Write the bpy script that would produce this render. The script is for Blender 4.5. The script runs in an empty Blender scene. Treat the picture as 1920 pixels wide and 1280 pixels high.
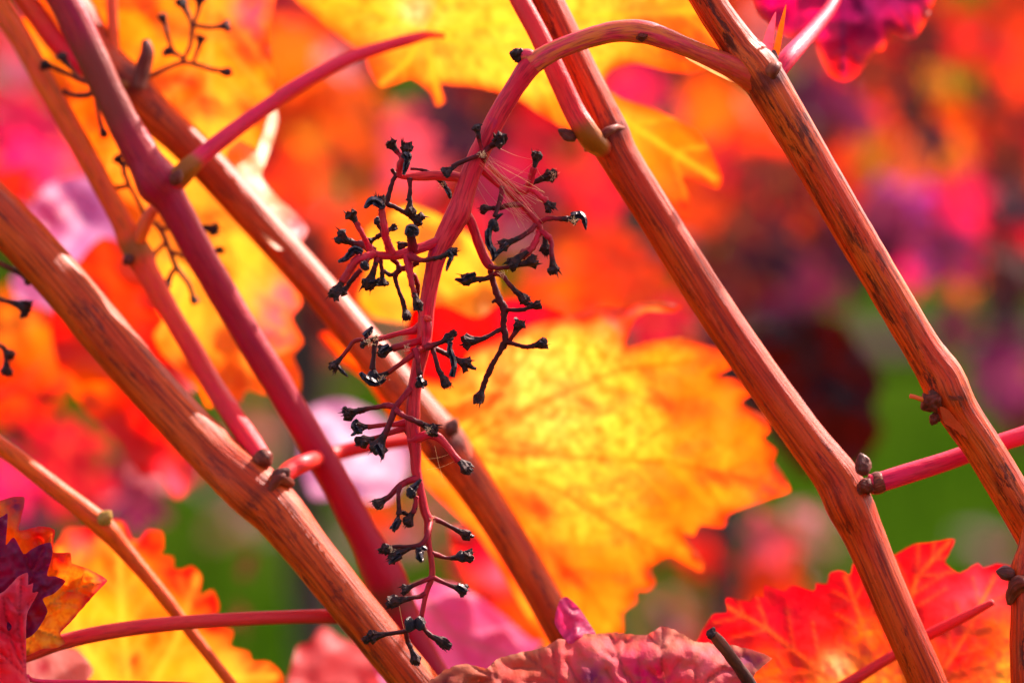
import bpy, bmesh, math, random
from mathutils import Vector, Matrix, noise, geometry
R = math.radians
sc = bpy.context.scene
col = sc.collection

# ------------------------------------------------------------------ camera
F = 0.64                       # focus distance, metres
KP = 36.0 / 100.0 / 1920.0     # photo pixel -> tangent (100 mm lens, 36 mm sensor)
CAM = Vector((0, 0, 0.90)); PITCH = R(-8)
FWD = Vector((0, math.cos(PITCH), math.sin(PITCH)))
UP = Vector((0, -math.sin(PITCH), math.cos(PITCH)))
RT = Vector((1, 0, 0))
cd = bpy.data.cameras.new('camera'); cam = bpy.data.objects.new('camera', cd); col.objects.link(cam)
cam.location = CAM; cam.rotation_euler = (R(90) + PITCH, 0, 0)
cd.lens = 100; cd.sensor_width = 36; cd.sensor_fit = 'HORIZONTAL'
cd.clip_start = 0.02; cd.clip_end = 2000
cd.dof.use_dof = True; cd.dof.focus_distance = F; cd.dof.aperture_fstop = 6.5
sc.camera = cam

# ------------------------------------------------------------------ sky, sun, exposure
SUN = Vector((0.52, 0.58, 0.62)).normalized()      # towards the sun: behind the vines, right, high
w = bpy.data.worlds.new('World'); sc.world = w; w.use_nodes = True
nt = w.node_tree
sky = nt.nodes.new('ShaderNodeTexSky'); sky.sky_type = 'NISHITA'; sky.sun_disc = False
sky.sun_elevation = math.asin(SUN.z); sky.sun_rotation = math.atan2(SUN.x, SUN.y)
nt.links.new(sky.outputs[0], nt.nodes['Background'].inputs[0])
nt.nodes['Background'].inputs[1].default_value = 0.15
sky.dust_density = 2.5; sky.ozone_density = 0.6
sd = bpy.data.lights.new('sun', 'SUN'); sun = bpy.data.objects.new('sun', sd); col.objects.link(sun)
sd.energy = 4.2; sd.angle = R(0.5); sd.color = (1.0, 0.93, 0.80)
sun.rotation_euler = SUN.to_track_quat('Z', 'Y').to_euler()
sun.location = (2, 3, 4)
sc.view_settings.view_transform = 'Standard'; sc.view_settings.look = 'None'
sc.view_settings.gamma = 1.0; sc.view_settings.use_curve_mapping = False
sc.view_settings.exposure = 1.55
sc.view_settings.use_white_balance = True; sc.view_settings.white_balance_temperature = 7400; sc.view_settings.white_balance_tint = 38
sc.render.engine = 'CYCLES'
sc.cycles.use_denoising = True
sc.cycles.max_bounces = 8; sc.cycles.diffuse_bounces = 5; sc.cycles.glossy_bounces = 3
sc.cycles.transmission_bounces = 5; sc.cycles.caustics_reflective = False; sc.cycles.caustics_refractive = False

# ------------------------------------------------------------------ helpers
def P(px, py, dz=0.0):
    """photo pixel + depth offset from the focus plane (mm) -> world point"""
    z = F + dz * 0.001
    return CAM + FWD * z + RT * ((px - 960) * KP * z) + UP * ((640 - py) * KP * z)
def pxm(dz=0.0):
    return KP * (F + dz * 0.001)
WL = {}
def wl(o): return WL.get(o.name, Vector((0, 0, 0))) if o else Vector((0, 0, 0))
def tag(o, label=None, cat=None, group=None, kind=None):
    if label: o['label'] = label
    if cat: o['category'] = cat
    if group: o['group'] = group
    if kind: o['kind'] = kind
    return o
def thing(name, loc, label, cat, group=None):
    o = bpy.data.objects.new(name, None); col.objects.link(o); o.location = loc
    o.empty_display_size = 0.01
    WL[o.name] = Vector(loc)
    return tag(o, label, cat, group)
def add(name, me, mat, parent=None, loc=None, rot=None, scale=None):
    o = bpy.data.objects.new(name, me); col.objects.link(o)
    if mat and not me.materials: me.materials.append(mat)
    if loc is not None:
        o.location = Vector(loc) - wl(parent); WL[o.name] = Vector(loc)
    else:
        WL[o.name] = wl(parent)
    if rot is not None:
        o.rotation_mode = 'QUATERNION'; o.rotation_quaternion = rot
    if scale is not None: o.scale = scale if hasattr(scale, '__len__') else (scale,) * 3
    if parent: o.parent = parent
    return o
def mesh(name, vs, fs, smooth=True, attrs=None):
    me = bpy.data.meshes.new(name); me.from_pydata([tuple(v) for v in vs], [], fs)
    if smooth: me.polygons.foreach_set('use_smooth', [True] * len(me.polygons))
    for an, (ty, data) in (attrs or {}).items():
        a = me.attributes.new(an, ty, 'POINT')
        if ty == 'FLOAT': a.data.foreach_set('value', data)
        elif ty == 'FLOAT_VECTOR': a.data.foreach_set('vector', [c for v in data for c in v])
        else: a.data.foreach_set('color', [c for v in data for c in (v[0], v[1], v[2], 1.0)])
    me.update(); return me
def catmull(pts, n):
    out = []; m = len(pts)
    for i in range(m - 1):
        p0 = pts[max(i - 1, 0)]; p1 = pts[i]; p2 = pts[i + 1]; p3 = pts[min(i + 2, m - 1)]
        for k in range(n):
            t = k / n; r = []
            for a, b, c, d in zip(p0, p1, p2, p3):
                r.append(0.5 * (2 * b + (c - a) * t + (2 * a - 5 * b + 4 * c - d) * t * t + (3 * b - a - 3 * c + d) * t ** 3))
            out.append(r)
    out.append(list(pts[-1])); return out
def n3(x, y, z): return noise.noise(Vector((x, y, z)))

def tube(name, pts, mat, parent=None, sides=14, sub=5, ridge=0.0, nridge=9, rough=0.0, rscale=400.0, t0=0.0, t1=1.0, cap=True, seed=0, flat=1.0, tint=()):
    """pts: (px, py, dz_mm, width_px) -> tapered tube through these points"""
    P3 = [tuple(P(p[0], p[1], p[2])) + (p[3] * 0.5 * pxm(p[2]),) for p in pts]
    s = catmull(P3, sub)
    C = [Vector(q[:3]) for q in s]; rad = [max(q[3], 1e-5) for q in s]
    anchor = C[0].copy()
    vs = []; fs = []; tc = []; tt = []; gn = []
    TP = [(P(a, b, pts[0][2]), c) for a, b, c in tint]
    L = 0.0; n = len(C); ref = None
    for i in range(n):
        d = (C[min(i + 1, n - 1)] - C[max(i - 1, 0)]).normalized()
        if i: L += (C[i] - C[i - 1]).length
        if ref is None:
            ref = FWD - d * FWD.dot(d)
            if ref.length < 1e-3: ref = UP - d * UP.dot(d)
        else: ref = ref - d * ref.dot(d)
        ref.normalize(); bi = d.cross(ref)
        for k in range(sides):
            a = 2 * math.pi * k / sides
            rr = rad[i]
            q = ref * math.cos(a) * flat + bi * math.sin(a)
            if ridge: rr *= 1 + ridge * math.sin(nridge * a + 0.7 * n3(L * 30, seed, 3.1)) + ridge * n3(a * 2, L * 25, seed + 5)
            if rough:
                w_ = C[i] + q * rr
                rr *= 1 + rough * (n3(w_.x * rscale + seed, w_.y * rscale, w_.z * rscale) + 0.5 * n3(w_.x * rscale * 2.3, w_.y * rscale * 2.3 + seed, w_.z * rscale * 2.3))
            vs.append(C[i] + q * rr - anchor)
            tc.append((math.cos(a) * rad[i] * 1000, math.sin(a) * rad[i] * 1000, L * 1000))
            tt.append(t0 + (t1 - t0) * i / max(n - 1, 1))
            g_ = 0.0
            for tp, tr_ in TP:
                dd = C[i] - tp; dd -= FWD * dd.dot(FWD)
                g_ = max(g_, math.exp(-(dd.length / (tr_ * KP * F)) ** 2))
            gn.append(g_)
        if i:
            b = (i - 1) * sides
            for k in range(sides):
                k2 = (k + 1) % sides
                fs.append((b + k, b + k2, b + sides + k2, b + sides + k))
    if cap:
        for i, idx in ((0, 0), (n - 1, (n - 1) * sides)):
            d = (C[1] - C[0]).normalized() if i == 0 else (C[-1] - C[-2]).normalized()
            vs.append(C[i] + d * rad[i] * (-0.35 if i == 0 else 0.35) - anchor)
            tc.append((0, 0, L * 1000 if i else 0)); tt.append(t1 if i else t0); gn.append(0.0)
            m = len(vs) - 1
            for k in range(sides):
                k2 = (k + 1) % sides
                fs.append((idx + k2, idx + k, m) if i == 0 else (idx + k, idx + k2, m))
    me = mesh(name, vs, fs, True, {'tc': ('FLOAT_VECTOR', tc), 'tt': ('FLOAT', tt), 'gn': ('FLOAT', gn)})
    return add(name, me, mat, parent, anchor)

# ------------------------------------------------------------------ materials
def newmat(name):
    m = bpy.data.materials.new(name); m.use_nodes = True
    t = m.node_tree; b = t.nodes['Principled BSDF']
    return m, t, b
def nd(t, typ, **kw):
    n_ = t.nodes.new(typ)
    for k, v in kw.items():
        if k.startswith('i_'): n_.inputs[k[2:].replace('_', ' ')].default_value = v
        else: setattr(n_, k, v)
    return n_
def attr(t, name): return nd(t, 'ShaderNodeAttribute', attribute_name=name)
def mapping(t, src, scale):
    mp = nd(t, 'ShaderNodeMapping'); mp.inputs['Scale'].default_value = scale
    t.links.new(src, mp.inputs['Vector']); return mp.outputs[0]
def ntex(t, vec, scale=1.0, detail=4.0, rough=0.55):
    n_ = nd(t, 'ShaderNodeTexNoise'); n_.inputs['Scale'].default_value = scale
    n_.inputs['Detail'].default_value = detail; n_.inputs['Roughness'].default_value = rough
    t.links.new(vec, n_.inputs['Vector']); return n_.outputs['Fac']
def ramp(t, fac, lo, hi):
    r = nd(t, 'ShaderNodeMapRange', interpolation_type='SMOOTHSTEP')
    r.inputs['From Min'].default_value = lo; r.inputs['From Max'].default_value = hi
    t.links.new(fac, r.inputs['Value']); return r.outputs['Result']
def mix(t, fac, a, b, blend='MIX'):
    m = nd(t, 'ShaderNodeMix', data_type='RGBA', blend_type=blend)
    if isinstance(fac, (int, float)): m.inputs[0].default_value = fac
    else: t.links.new(fac, m.inputs[0])
    for i, c in ((6, a), (7, b)):
        if isinstance(c, tuple): m.inputs[i].default_value = (*c, 1) if len(c) == 3 else c
        else: t.links.new(c, m.inputs[i])
    return m.outputs[2]
def mathn(t, op, a, b):
    m = nd(t, 'ShaderNodeMath', operation=op)
    for i, c in enumerate((a, b)):
        if isinstance(c, (int, float)): m.inputs[i].default_value = c
        else: t.links.new(c, m.inputs[i])
    return m.outputs[0]
def bump(t, b, h, dist, strength=0.6):
    n_ = nd(t, 'ShaderNodeBump'); n_.inputs['Distance'].default_value = dist; n_.inputs['Strength'].default_value = strength
    t.links.new(h, n_.inputs['Height']); t.links.new(n_.outputs[0], b.inputs['Normal']); return n_.outputs[0]

def cane_mat(name, base, light, dark, streak=0.5, rough=0.48, spots=0.55, tint=(0.13, 0.016, 0.007)):
    m, t, b = newmat(name)
    tc = attr(t, 'tc').outputs['Vector']
    big = ntex(t, mapping(t, tc, (0.16, 0.16, 0.03)), 1.0, 3)
    c = mix(t, ramp(t, big, 0.40, 0.62), base, light)
    fine = ntex(t, mapping(t, tc, (1.6, 1.6, 0.05)), 1.0, 4)
    c = mix(t, mathn(t, 'MULTIPLY', ramp(t, fine, 0.42, 0.68), streak), c, tuple(x * 0.36 for x in base))
    blot = ntex(t, mapping(t, tc, (0.50, 0.50, 0.12)), 1.0, 8, 0.74)
    zone = ramp(t, ntex(t, mapping(t, tc, (0.20, 0.20, 0.045)), 1.0, 3), 0.36, 0.62)
    c = mix(t, mathn(t, 'MULTIPLY', mathn(t, 'MULTIPLY', ramp(t, blot, spots - 0.03, spots + 0.05), zone), 0.9), c, dark)
    pale = ntex(t, mapping(t, tc, (0.9, 0.9, 0.10)), 1.0, 6, 0.7)
    c = mix(t, mathn(t, 'MULTIPLY', ramp(t, pale, 0.55, 0.68), 0.55), c, tuple(min(1, x * 1.1 + 0.02) for x in light))
    sp = ntex(t, mapping(t, tc, (2.6, 2.6, 0.9)), 1.0, 2)
    c = mix(t, mathn(t, 'MULTIPLY', ramp(t, sp, 0.66, 0.72), 0.6), c, dark)
    g = mathn(t, 'MULTIPLY', attr(t, 'gn').outputs['Fac'], mathn(t, 'ADD', 0.35, ntex(t, mapping(t, tc, (0.35, 0.35, 0.25)), 1.0, 5, 0.65)))
    c = mix(t, ramp(t, g, 0.40, 0.95), c, tint)
    t.links.new(c, b.inputs['Base Color'])
    b.inputs['Roughness'].default_value = rough
    b.inputs['Specular IOR Level'].default_value = 0.16
    b.inputs['Coat Weight'].default_value = 0.13; b.inputs['Coat Roughness'].default_value = 0.30; b.inputs['Coat IOR'].default_value = 1.45
    h = mathn(t, 'ADD', fine, mathn(t, 'MULTIPLY', blot, -0.8))
    bump(t, b, h, 0.0006, 0.8)
    return m
M_CANE = cane_mat('cane_bark_tan', (0.62, 0.040, 0.002), (0.70, 0.105, 0.010), (0.050, 0.006, 0.003), 0.85, 0.40, 0.525)
M_CANE2 = cane_mat('cane_bark_red', (0.56, 0.034, 0.001), (0.66, 0.070, 0.004), (0.12, 0.008, 0.002), 0.9, 0.42, 0.575)
M_CANE3 = cane_mat('cane_bark_rust', (0.54, 0.042, 0.001), (0.66, 0.090, 0.008), (0.12, 0.014, 0.008), 0.9, 0.45, 0.555)
M_NODE = cane_mat('node_scar', (0.18, 0.025, 0.010), (0.36, 0.085, 0.03), (0.035, 0.010, 0.007), 0.6, 0.6, 0.50)
M_BUD = cane_mat('bud_scales', (0.14, 0.028, 0.018), (0.46, 0.22, 0.15), (0.04, 0.012, 0.01), 0.7, 0.6, 0.50)

def stem_mat(name, c0, c1, tip, rough=0.42, sss=0.0, patch=None, tint=(0.30, 0.085, 0.006)):
    """fresh stem: c0/c1 mottled, turning to 'tip' as attribute tt -> 1"""
    m, t, b = newmat(name)
    tc = attr(t, 'tc').outputs['Vector']; tt = attr(t, 'tt').outputs['Fac']
    c = mix(t, ramp(t, ntex(t, mapping(t, tc, (0.5, 0.5, 0.09)), 1.0, 4), 0.38, 0.62), c0, c1)
    fine = ntex(t, mapping(t, tc, (2.0, 2.0, 0.18)), 1.0, 3)
    c = mix(t, mathn(t, 'MULTIPLY', ramp(t, fine, 0.45, 0.68), 0.65), c, tuple(x * 0.42 for x in c0))
    if patch:
        c = mix(t, ramp(t, ntex(t, mapping(t, tc, (0.30, 0.30, 0.12)), 1.0, 5), 0.60, 0.66), c, patch)
    nz = ntex(t, mapping(t, tc, (0.9, 0.9, 0.6)), 1.0, 4)
    f = mathn(t, 'ADD', tt, mathn(t, 'MULTIPLY', mathn(t, 'SUBTRACT', nz, 0.5), 0.55))
    c = mix(t, ramp(t, f, 0.12, 0.95), c, tip)
    c = mix(t, ramp(t, attr(t, 'gn').outputs['Fac'], 0.15, 0.8), c, tint)
    t.links.new(c, b.inputs['Base Color'])
    b.inputs['Roughness'].default_value = rough + 0.06
    b.inputs['Specular IOR Level'].default_value = 0.16
    b.inputs['Coat Weight'].default_value = 0.10; b.inputs['Coat Roughness'].default_value = 0.32; b.inputs['Coat IOR'].default_value = 1.45
    bump(t, b, mathn(t, 'ADD', fine, nz), 0.00025, 0.6)
    return m
M_RACHIS = stem_mat('rachis_skin', (0.66, 0.012, 0.034), (0.72, 0.040, 0.045), (0.22, 0.012, 0.010), 0.42, patch=(0.48, 0.014, 0.055))
M_PEDICEL = stem_mat('pedicel_skin', (0.52, 0.012, 0.030), (0.30, 0.012, 0.034), (0.045, 0.006, 0.006), 0.55)
M_PEDUNCLE = stem_mat('peduncle_skin', (0.74, 0.040, 0.075), (0.74, 0.17, 0.030), (0.52, 0.045, 0.006), 0.42)
M_PETIOLE_R = stem_mat('petiole_red', (0.78, 0.025, 0.030), (0.80, 0.055, 0.035), (0.66, 0.030, 0.028), 0.38)
M_PETIOLE_M = stem_mat('petiole_magenta', (0.80, 0.016, 0.075), (0.76, 0.035, 0.065), (0.70, 0.020, 0.045), 0.38)
M_PETIOLE_O = stem_mat('petiole_orange', (0.76, 0.15, 0.012), (0.78, 0.09, 0.020), (0.74, 0.10, 0.03), 0.40)
M_SHOOT_P = stem_mat('shoot_purple', (0.34, 0.008, 0.034), (0.38, 0.020, 0.024), (0.40, 0.005, 0.020), 0.40, tint=(0.22, 0.028, 0.018))
M_SHOOT_O = stem_mat('shoot_orange', (0.80, 0.12, 0.006), (0.78, 0.085, 0.014), (0.78, 0.018, 0.040), 0.42)
M_GREEN = stem_mat('node_green', (0.34, 0.22, 0.03), (0.45, 0.28, 0.05), (0.20, 0.12, 0.03), 0.5)
M_DRYSTEM = stem_mat('dry_stalk', (0.16, 0.045, 0.018), (0.22, 0.05, 0.02), (0.03, 0.008, 0.006), 0.6)

def dry_mat(name, c0, c1, rough, spec, scale=1500.0):
    m, t, b = newmat(name)
    g = nd(t, 'ShaderNodeTexCoord').outputs['Object']
    nz = ntex(t, g, scale, 4)
    t.links.new(mix(t, ramp(t, nz, 0.4, 0.65), c0, c1), b.inputs['Base Color'])
    b.inputs['Roughness'].default_value = rough; b.inputs['Specular IOR Level'].default_value = spec
    bump(t, b, nz, 0.0005, 0.8)
    return m
M_STUB = dry_mat('berry_scar', (0.010, 0.004, 0.004), (0.050, 0.012, 0.007), 0.65, 0.3, 2.2)
M_SKIN = dry_mat('dried_berry_skin', (0.006, 0.006, 0.013), (0.016, 0.012, 0.024), 0.34, 0.5, 900.0)
def silk_mat():
    m, t, b = newmat('spider_silk')
    b.inputs['Base Color'].default_value = (0.75, 0.55, 0.30, 1); b.inputs['Roughness'].default_value = 0.3
    tr = nd(t, 'ShaderNodeBsdfTranslucent'); tr.inputs[0].default_value = (0.8, 0.6, 0.3, 1)
    mx = nd(t, 'ShaderNodeMixShader'); mx.inputs[0].default_value = 0.5
    t.links.new(b.outputs[0], mx.inputs[1]); t.links.new(tr.outputs[0], mx.inputs[2])
    t.links.new(mx.outputs[0], t.nodes['Material Output'].inputs[0]); return m
M_SILK = silk_mat()

def leaf_mat(name, src, trans=0.55, rough=0.45, spec=0.28, fine=1.0):
    """leaf blade: pigment colour from the mesh ('Col') or from the object's own colour"""
    m, t, b = newmat(name)
    if src == 'Col': c = attr(t, 'Col').outputs['Color']
    else: c = nd(t, 'ShaderNodeObjectInfo').outputs['Color']
    lc = attr(t, 'lc').outputs['Vector']
    n1 = ntex(t, lc, 0.14 * fine, 4, 0.6)
    c2 = mix(t, mathn(t, 'MULTIPLY', ramp(t, n1, 0.35, 0.68), 0.40 if src == 'Col' else 0.6), c,
             mix(t, 1.0, c, (0.95, 0.68, 0.6), 'MULTIPLY'))
    if src != 'Col':
        v = attr(t, 'vein').outputs['Fac']
        c2 = mix(t, mathn(t, 'MULTIPLY', v, 0.5), c2, mix(t, 0.5, c2, (0.7, 0.35, 0.08)))
    t.links.new(c2, b.inputs['Base Color'])
    b.inputs['Roughness'].default_value = rough; b.inputs['Specular IOR Level'].default_value = spec
    n2 = ntex(t, lc, 0.9, 3)
    nb = bump(t, b, n2, 0.00035, 0.6)
    tr = nd(t, 'ShaderNodeBsdfTranslucent')
    sat = mix(t, 0.45, c2, mix(t, 1.0, c2, c2, 'MULTIPLY'))
    sat = mix(t, 1.0, sat, (1.5, 1.3, 1.3), 'MULTIPLY')
    t.links.new(sat, tr.inputs[0]); t.links.new(nb, tr.inputs['Normal'])
    mx = nd(t, 'ShaderNodeMixShader'); mx.inputs[0].default_value = trans
    t.links.new(b.outputs[0], mx.inputs[1]); t.links.new(tr.outputs[0], mx.inputs[2])
    t.links.new(mx.outputs[0], t.nodes['Material Output'].inputs[0])
    return m
M_LEAF = leaf_mat('leaf_blade', 'Col')
M_LEAF_DRY = leaf_mat('leaf_blade_dry', 'Col', trans=0.30, rough=0.7, spec=0.15)
M_LEAF_FAR = leaf_mat('leaf_blade_background', 'obj', trans=0.6)

# ------------------------------------------------------------------ traced leaves
def segdist(p, a, b):
    ab = (b[0] - a[0], b[1] - a[1]); ap = (p[0] - a[0], p[1] - a[1])
    l2 = ab[0] ** 2 + ab[1] ** 2
    t_ = 0 if l2 == 0 else max(0, min(1, (ap[0] * ab[0] + ap[1] * ab[1]) / l2))
    return math.hypot(ap[0] - ab[0] * t_, ap[1] - ab[1] * t_)
def inside(p, poly):
    r = False; n = len(poly); x, y = p
    j = n - 1
    for i in range(n):
        xi, yi = poly[i]; xj, yj = poly[j]
        if (yi > y) != (yj > y) and x < (xj - xi) * (y - yi) / (yj - yi) + xi: r = not r
        j = i
    return r
def lerp3(a, b, t_): return tuple(x + (y - x) * t_ for x, y in zip(a, b))
def blade(name, outline, parent, base, dz=0.0, tilt=(0, 0), wav=4.0, wscale=120.0, step=7.0, spots=(), veins=(), vcol=None, vw=3.0,
          mott=None, mscale=22.0, mamt=0.6, edge=None, ew=14.0, groove=0.35, teeth=0.0, seed=0.0, mat=None, cup=0.0, roll=0.0, origin=None, side_veins=True):
    """leaf blade from an outline in photo pixels at depth dz (mm), tilted (mm per px), wavy and veined"""
    pts = list(outline) + [outline[0]]
    m = len(outline)
    out = []
    for i in range(m):
        p0 = outline[(i - 1) % m]; p1 = outline[i]; p2 = outline[(i + 1) % m]; p3 = outline[(i + 2) % m]
        n = max(2, int(math.hypot(p2[0] - p1[0], p2[1] - p1[1]) / (step * 0.8)))
        for k in range(n):
            t_ = k / n; q = []
            for a, b, c, d in zip(p0, p1, p2, p3):
                cr = 0.5 * (2 * b + (c - a) * t_ + (2 * a - 5 * b + 4 * c - d) * t_ * t_ + (3 * b - a - 3 * c + d) * t_ ** 3)
                q.append(0.65 * cr + 0.35 * (b + (c - b) * t_))
            if teeth:
                q[0] += teeth * n3(q[0] / 9, q[1] / 9, seed); q[1] += teeth * n3(q[0] / 9, q[1] / 9, seed + 7)
            out.append((q[0], q[1]))
    xs = [p[0] for p in out]; ys = [p[1] for p in out]
    cx = sum(xs) / len(xs); cy = sum(ys) / len(ys); rad = max(max(xs) - min(xs), max(ys) - min(ys)) / 2
    # veins with side veins
    segs = []
    for v in veins:
        for a, b in zip(v, v[1:]): segs.append((a, b, 1.0))
        if side_veins:
            L = sum(math.hypot(b[0] - a[0], b[1] - a[1]) for a, b in zip(v, v[1:]))
            ns = max(2, int(L / 55))
            for j in range(1, ns):
                f = j / ns * (len(v) - 1); i_ = min(int(f), len(v) - 2); u = f - i_
                a, b = v[i_], v[i_ + 1]
                p = (a[0] + (b[0] - a[0]) * u, a[1] + (b[1] - a[1]) * u)
                dl = math.hypot(b[0] - a[0], b[1] - a[1]) or 1
                dx, dy = (b[0] - a[0]) / dl, (b[1] - a[1]) / dl
                sl = L * 0.32 * (1 - 0.6 * j / ns)
                for s_ in (-1, 1):
                    ex, ey = dx * 0.75 - dy * s_ * 0.66, dy * 0.75 + dx * s_ * 0.66
                    segs.append((p, (p[0] + ex * sl, p[1] + ey * sl), 0.5))
    verts = list(out); edges = [(i, (i + 1) % len(out)) for i in range(len(out))]
    y = min(ys); row = 0
    while y < max(ys):
        x = min(xs) + (step * 0.5 if row % 2 else 0)
        while x < max(xs):
            p = (x + step * 0.25 * n3(x, y, 1.7), y + step * 0.25 * n3(x, y, 9.1))
            if inside(p, out): verts.append(p)
            x += step
        y += step * 0.87; row += 1
    rv, re, rf, *_ = geometry.delaunay_2d_cdt([Vector(v) for v in verts], edges, [], 1, 1e-4)
    anchor = P(cx, cy, dz)
    vs = []; cols = []; lc = []; vn = []
    for v in rv:
        px, py = v.x, v.y
        de = min(segdist((px, py), out[i], out[(i + 3) % len(out)]) for i in range(0, len(out), 3))
        dvs = [(segdist((px, py), a, b) / (vw * (0.55 + 0.45 * k_)), k_) for a, b, k_ in segs]
        vm = 0.0
        for d_, k_ in dvs: vm = max(vm, k_ * math.exp(-d_ * d_))
        puff = 0.0
        if segs:
            md = min(d_ for d_, _ in dvs); puff = groove * (1 - math.exp(-md * 0.35))
        z = dz + tilt[0] * (px - cx) + tilt[1] * (py - cy)
        z += wav * n3(px / wscale, py / wscale, seed) + wav * 0.35 * n3(px / wscale * 2.7, py / wscale * 2.7, seed + 3)
        z += groove * 0.7 * n3(px / 17, py / 17, seed + 8)
        z -= puff * 1.6
        rr = math.hypot(px - cx, py - cy) / rad
        z += cup * rr * rr
        if roll: z += roll * math.exp(-de / 12.0)
        vs.append(P(px, py, z) - anchor)
        c = base
        for sx, sy, sr, sc_ in spots:
            dd = ((px - sx) ** 2 + (py - sy) ** 2) / (sr * sr)
            if dd < 6: c = lerp3(c, sc_, math.exp(-dd))
        if mott:
            q = n3(px / mscale, py / mscale, seed + 20) * 0.7 + 0.6 * n3(px / mscale * 2.2, py / mscale * 2.2, seed + 31)
            c = lerp3(c, mott, max(0, min(1, (q + 0.12) * 2.2)) * mamt)
        if edge: c = lerp3(c, edge, max(0, min(1, math.exp(-(de / ew) ** 2) * (0.75 + 0.8 * n3(px / 60, py / 60, seed + 40)))))
        if vcol: c = lerp3(c, vcol, vm * 0.8)
        cols.append(c); vn.append(vm)
        lc.append((px * 0.12, py * 0.12, seed))
    me = mesh(name, vs, rf, True, {'Col': ('FLOAT_COLOR', cols), 'lc': ('FLOAT_VECTOR', lc), 'vein': ('FLOAT', vn)})
    return add(name, me, mat or M_LEAF, parent, anchor)

# pigments
YEL = (0.82, 0.43, 0.035); GOLD = (0.78, 0.28, 0.012); ORA = (0.76, 0.135, 0.006); VERM = (0.68, 0.060, 0.006)
RED = (0.60, 0.012, 0.006); CRIM = (0.52, 0.008, 0.030); MAG = (0.58, 0.012, 0.11); PINK = (0.62, 0.09, 0.14)
PURP = (0.15, 0.010, 0.075); MAR = (0.085, 0.006, 0.010); DPUR = (0.045, 0.006, 0.030); CREAM = (0.78, 0.52, 0.22); BROWN = (0.34, 0.075, 0.03)

# ================================================================== GROUND
def ground_mat():
    m, t, b = newmat('grass_ground')
    g = nd(t, 'ShaderNodeTexCoord').outputs['Object']
    n1 = ntex(t, g, 1.6, 5); n2 = ntex(t, g, 40.0, 4)
    c = mix(t, ramp(t, n1, 0.4, 0.65), (0.008, 0.044, 0.001), (0.030, 0.070, 0.003))
    c = mix(t, mathn(t, 'MULTIPLY', ramp(t, n2, 0.45, 0.7), 0.5), c, (0.016, 0.026, 0.003))
    c = mix(t, mathn(t, 'MULTIPLY', ramp(t, ntex(t, g, 2.3, 4), 0.54, 0.66), 0.75), c, (0.045, 0.030, 0.012))
    t.links.new(c, b.inputs['Base Color']); b.inputs['Roughness'].default_value = 0.9; b.inputs['Specular IOR Level'].default_value = 0.0
    bump(t, b, n2, 0.02, 0.8); return m
M_GROUND = ground_mat()
gs = []; gf = []
XS = [-400, -60, -12] + [-6 + 0.5 * i for i in range(25)] + [12, 60, 400]
YS = [-400, -40, -5] + [0.5 * i for i in range(25)] + [16, 30, 80, 400]
for y in YS:
    for x in XS: gs.append((x, y, 0.03 * n3(x * 0.8, y * 0.8, 0) if abs(x) < 12 and 0 <= y < 16 else 0))
for j in range(len(YS) - 1):
    for i in range(len(XS) - 1):
        a = j * len(XS) + i; gf.append((a, a + 1, a + len(XS) + 1, a + len(XS)))
tag(add('ground', mesh('ground', gs, gf), M_GROUND), kind='structure')
# path of bare soil between the rows
def soil_mat():
    m, t, b = newmat('bare_soil')
    g = nd(t, 'ShaderNodeTexCoord').outputs['Object']
    n1 = ntex(t, g, 9.0, 6)
    t.links.new(mix(t, n1, (0.030, 0.018, 0.018), (0.075, 0.045, 0.045)), b.inputs['Base Color'])
    b.inputs['Roughness'].default_value = 0.95; b.inputs['Specular IOR Level'].default_value = 0.0; bump(t, b, n1, 0.03); return m
rnd = random.Random(4)
pv = []; pf = []
for i in range(41):
    x = -8 + 0.4 * i
    pv += [(x, 6.0 + 0.25 * n3(x, 1, 1), 0.045), (x, 6.35 + 0.25 * n3(x, 5, 1), 0.045)]
    if i: k = 2 * i; pf.append((k - 2, k, k + 1, k - 1))
tag(add('path', mesh('path', pv, pf), soil_mat()), kind='structure')
# grass blades
def grass_mat():
    m, t, b = newmat('grass_blade')
    g = attr(t, 'gc').outputs['Fac']
    c = mix(t, g, (0.014, 0.070, 0.002), (0.036, 0.095, 0.004))
    t.links.new(c, b.inputs['Base Color']); b.inputs['Roughness'].default_value = 0.7; b.inputs['Specular IOR Level'].default_value = 0.0
    tr = nd(t, 'ShaderNodeBsdfTranslucent'); t.links.new(c, tr.inputs[0])
    mx = nd(t, 'ShaderNodeMixShader'); mx.inputs[0].default_value = 0.5
    t.links.new(b.outputs[0], mx.inputs[1]); t.links.new(tr.outputs[0], mx.inputs[2])
    t.links.new(mx.outputs[0], t.nodes['Material Output'].inputs[0]); return m
gv = []; gfc = []; ga = []
for _ in range(26000):
    y = 2.6 + 5.4 * rnd.random() ** 1.2; x = (rnd.random() - 0.5) * (1.6 + y * 0.55)
    if n3(x * 1.3, y * 1.3, 4) < -0.35 or 5.9 < y < 6.45: continue
    h = rnd.uniform(0.05, 0.13); a = rnd.random() * 6.28; wd = rnd.uniform(0.002, 0.004); lx = rnd.gauss(0, 0.03); ly = rnd.gauss(0, 0.03)
    k = len(gv); dx, dy = math.cos(a) * wd, math.sin(a) * wd
    gv += [(x - dx, y - dy, 0), (x + dx, y + dy, 0), (x + dx * .7 + lx * .4, y + dy * .7 + ly * .4, h * .6), (x - dx * .7 + lx * .4, y - dy * .7 + ly * .4, h * .6), (x + lx, y + ly, h)]
    gfc += [(k, k + 1, k + 2, k + 3), (k + 3, k + 2, k + 4)]
    q = rnd.random(); ga += [q] * 5
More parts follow.
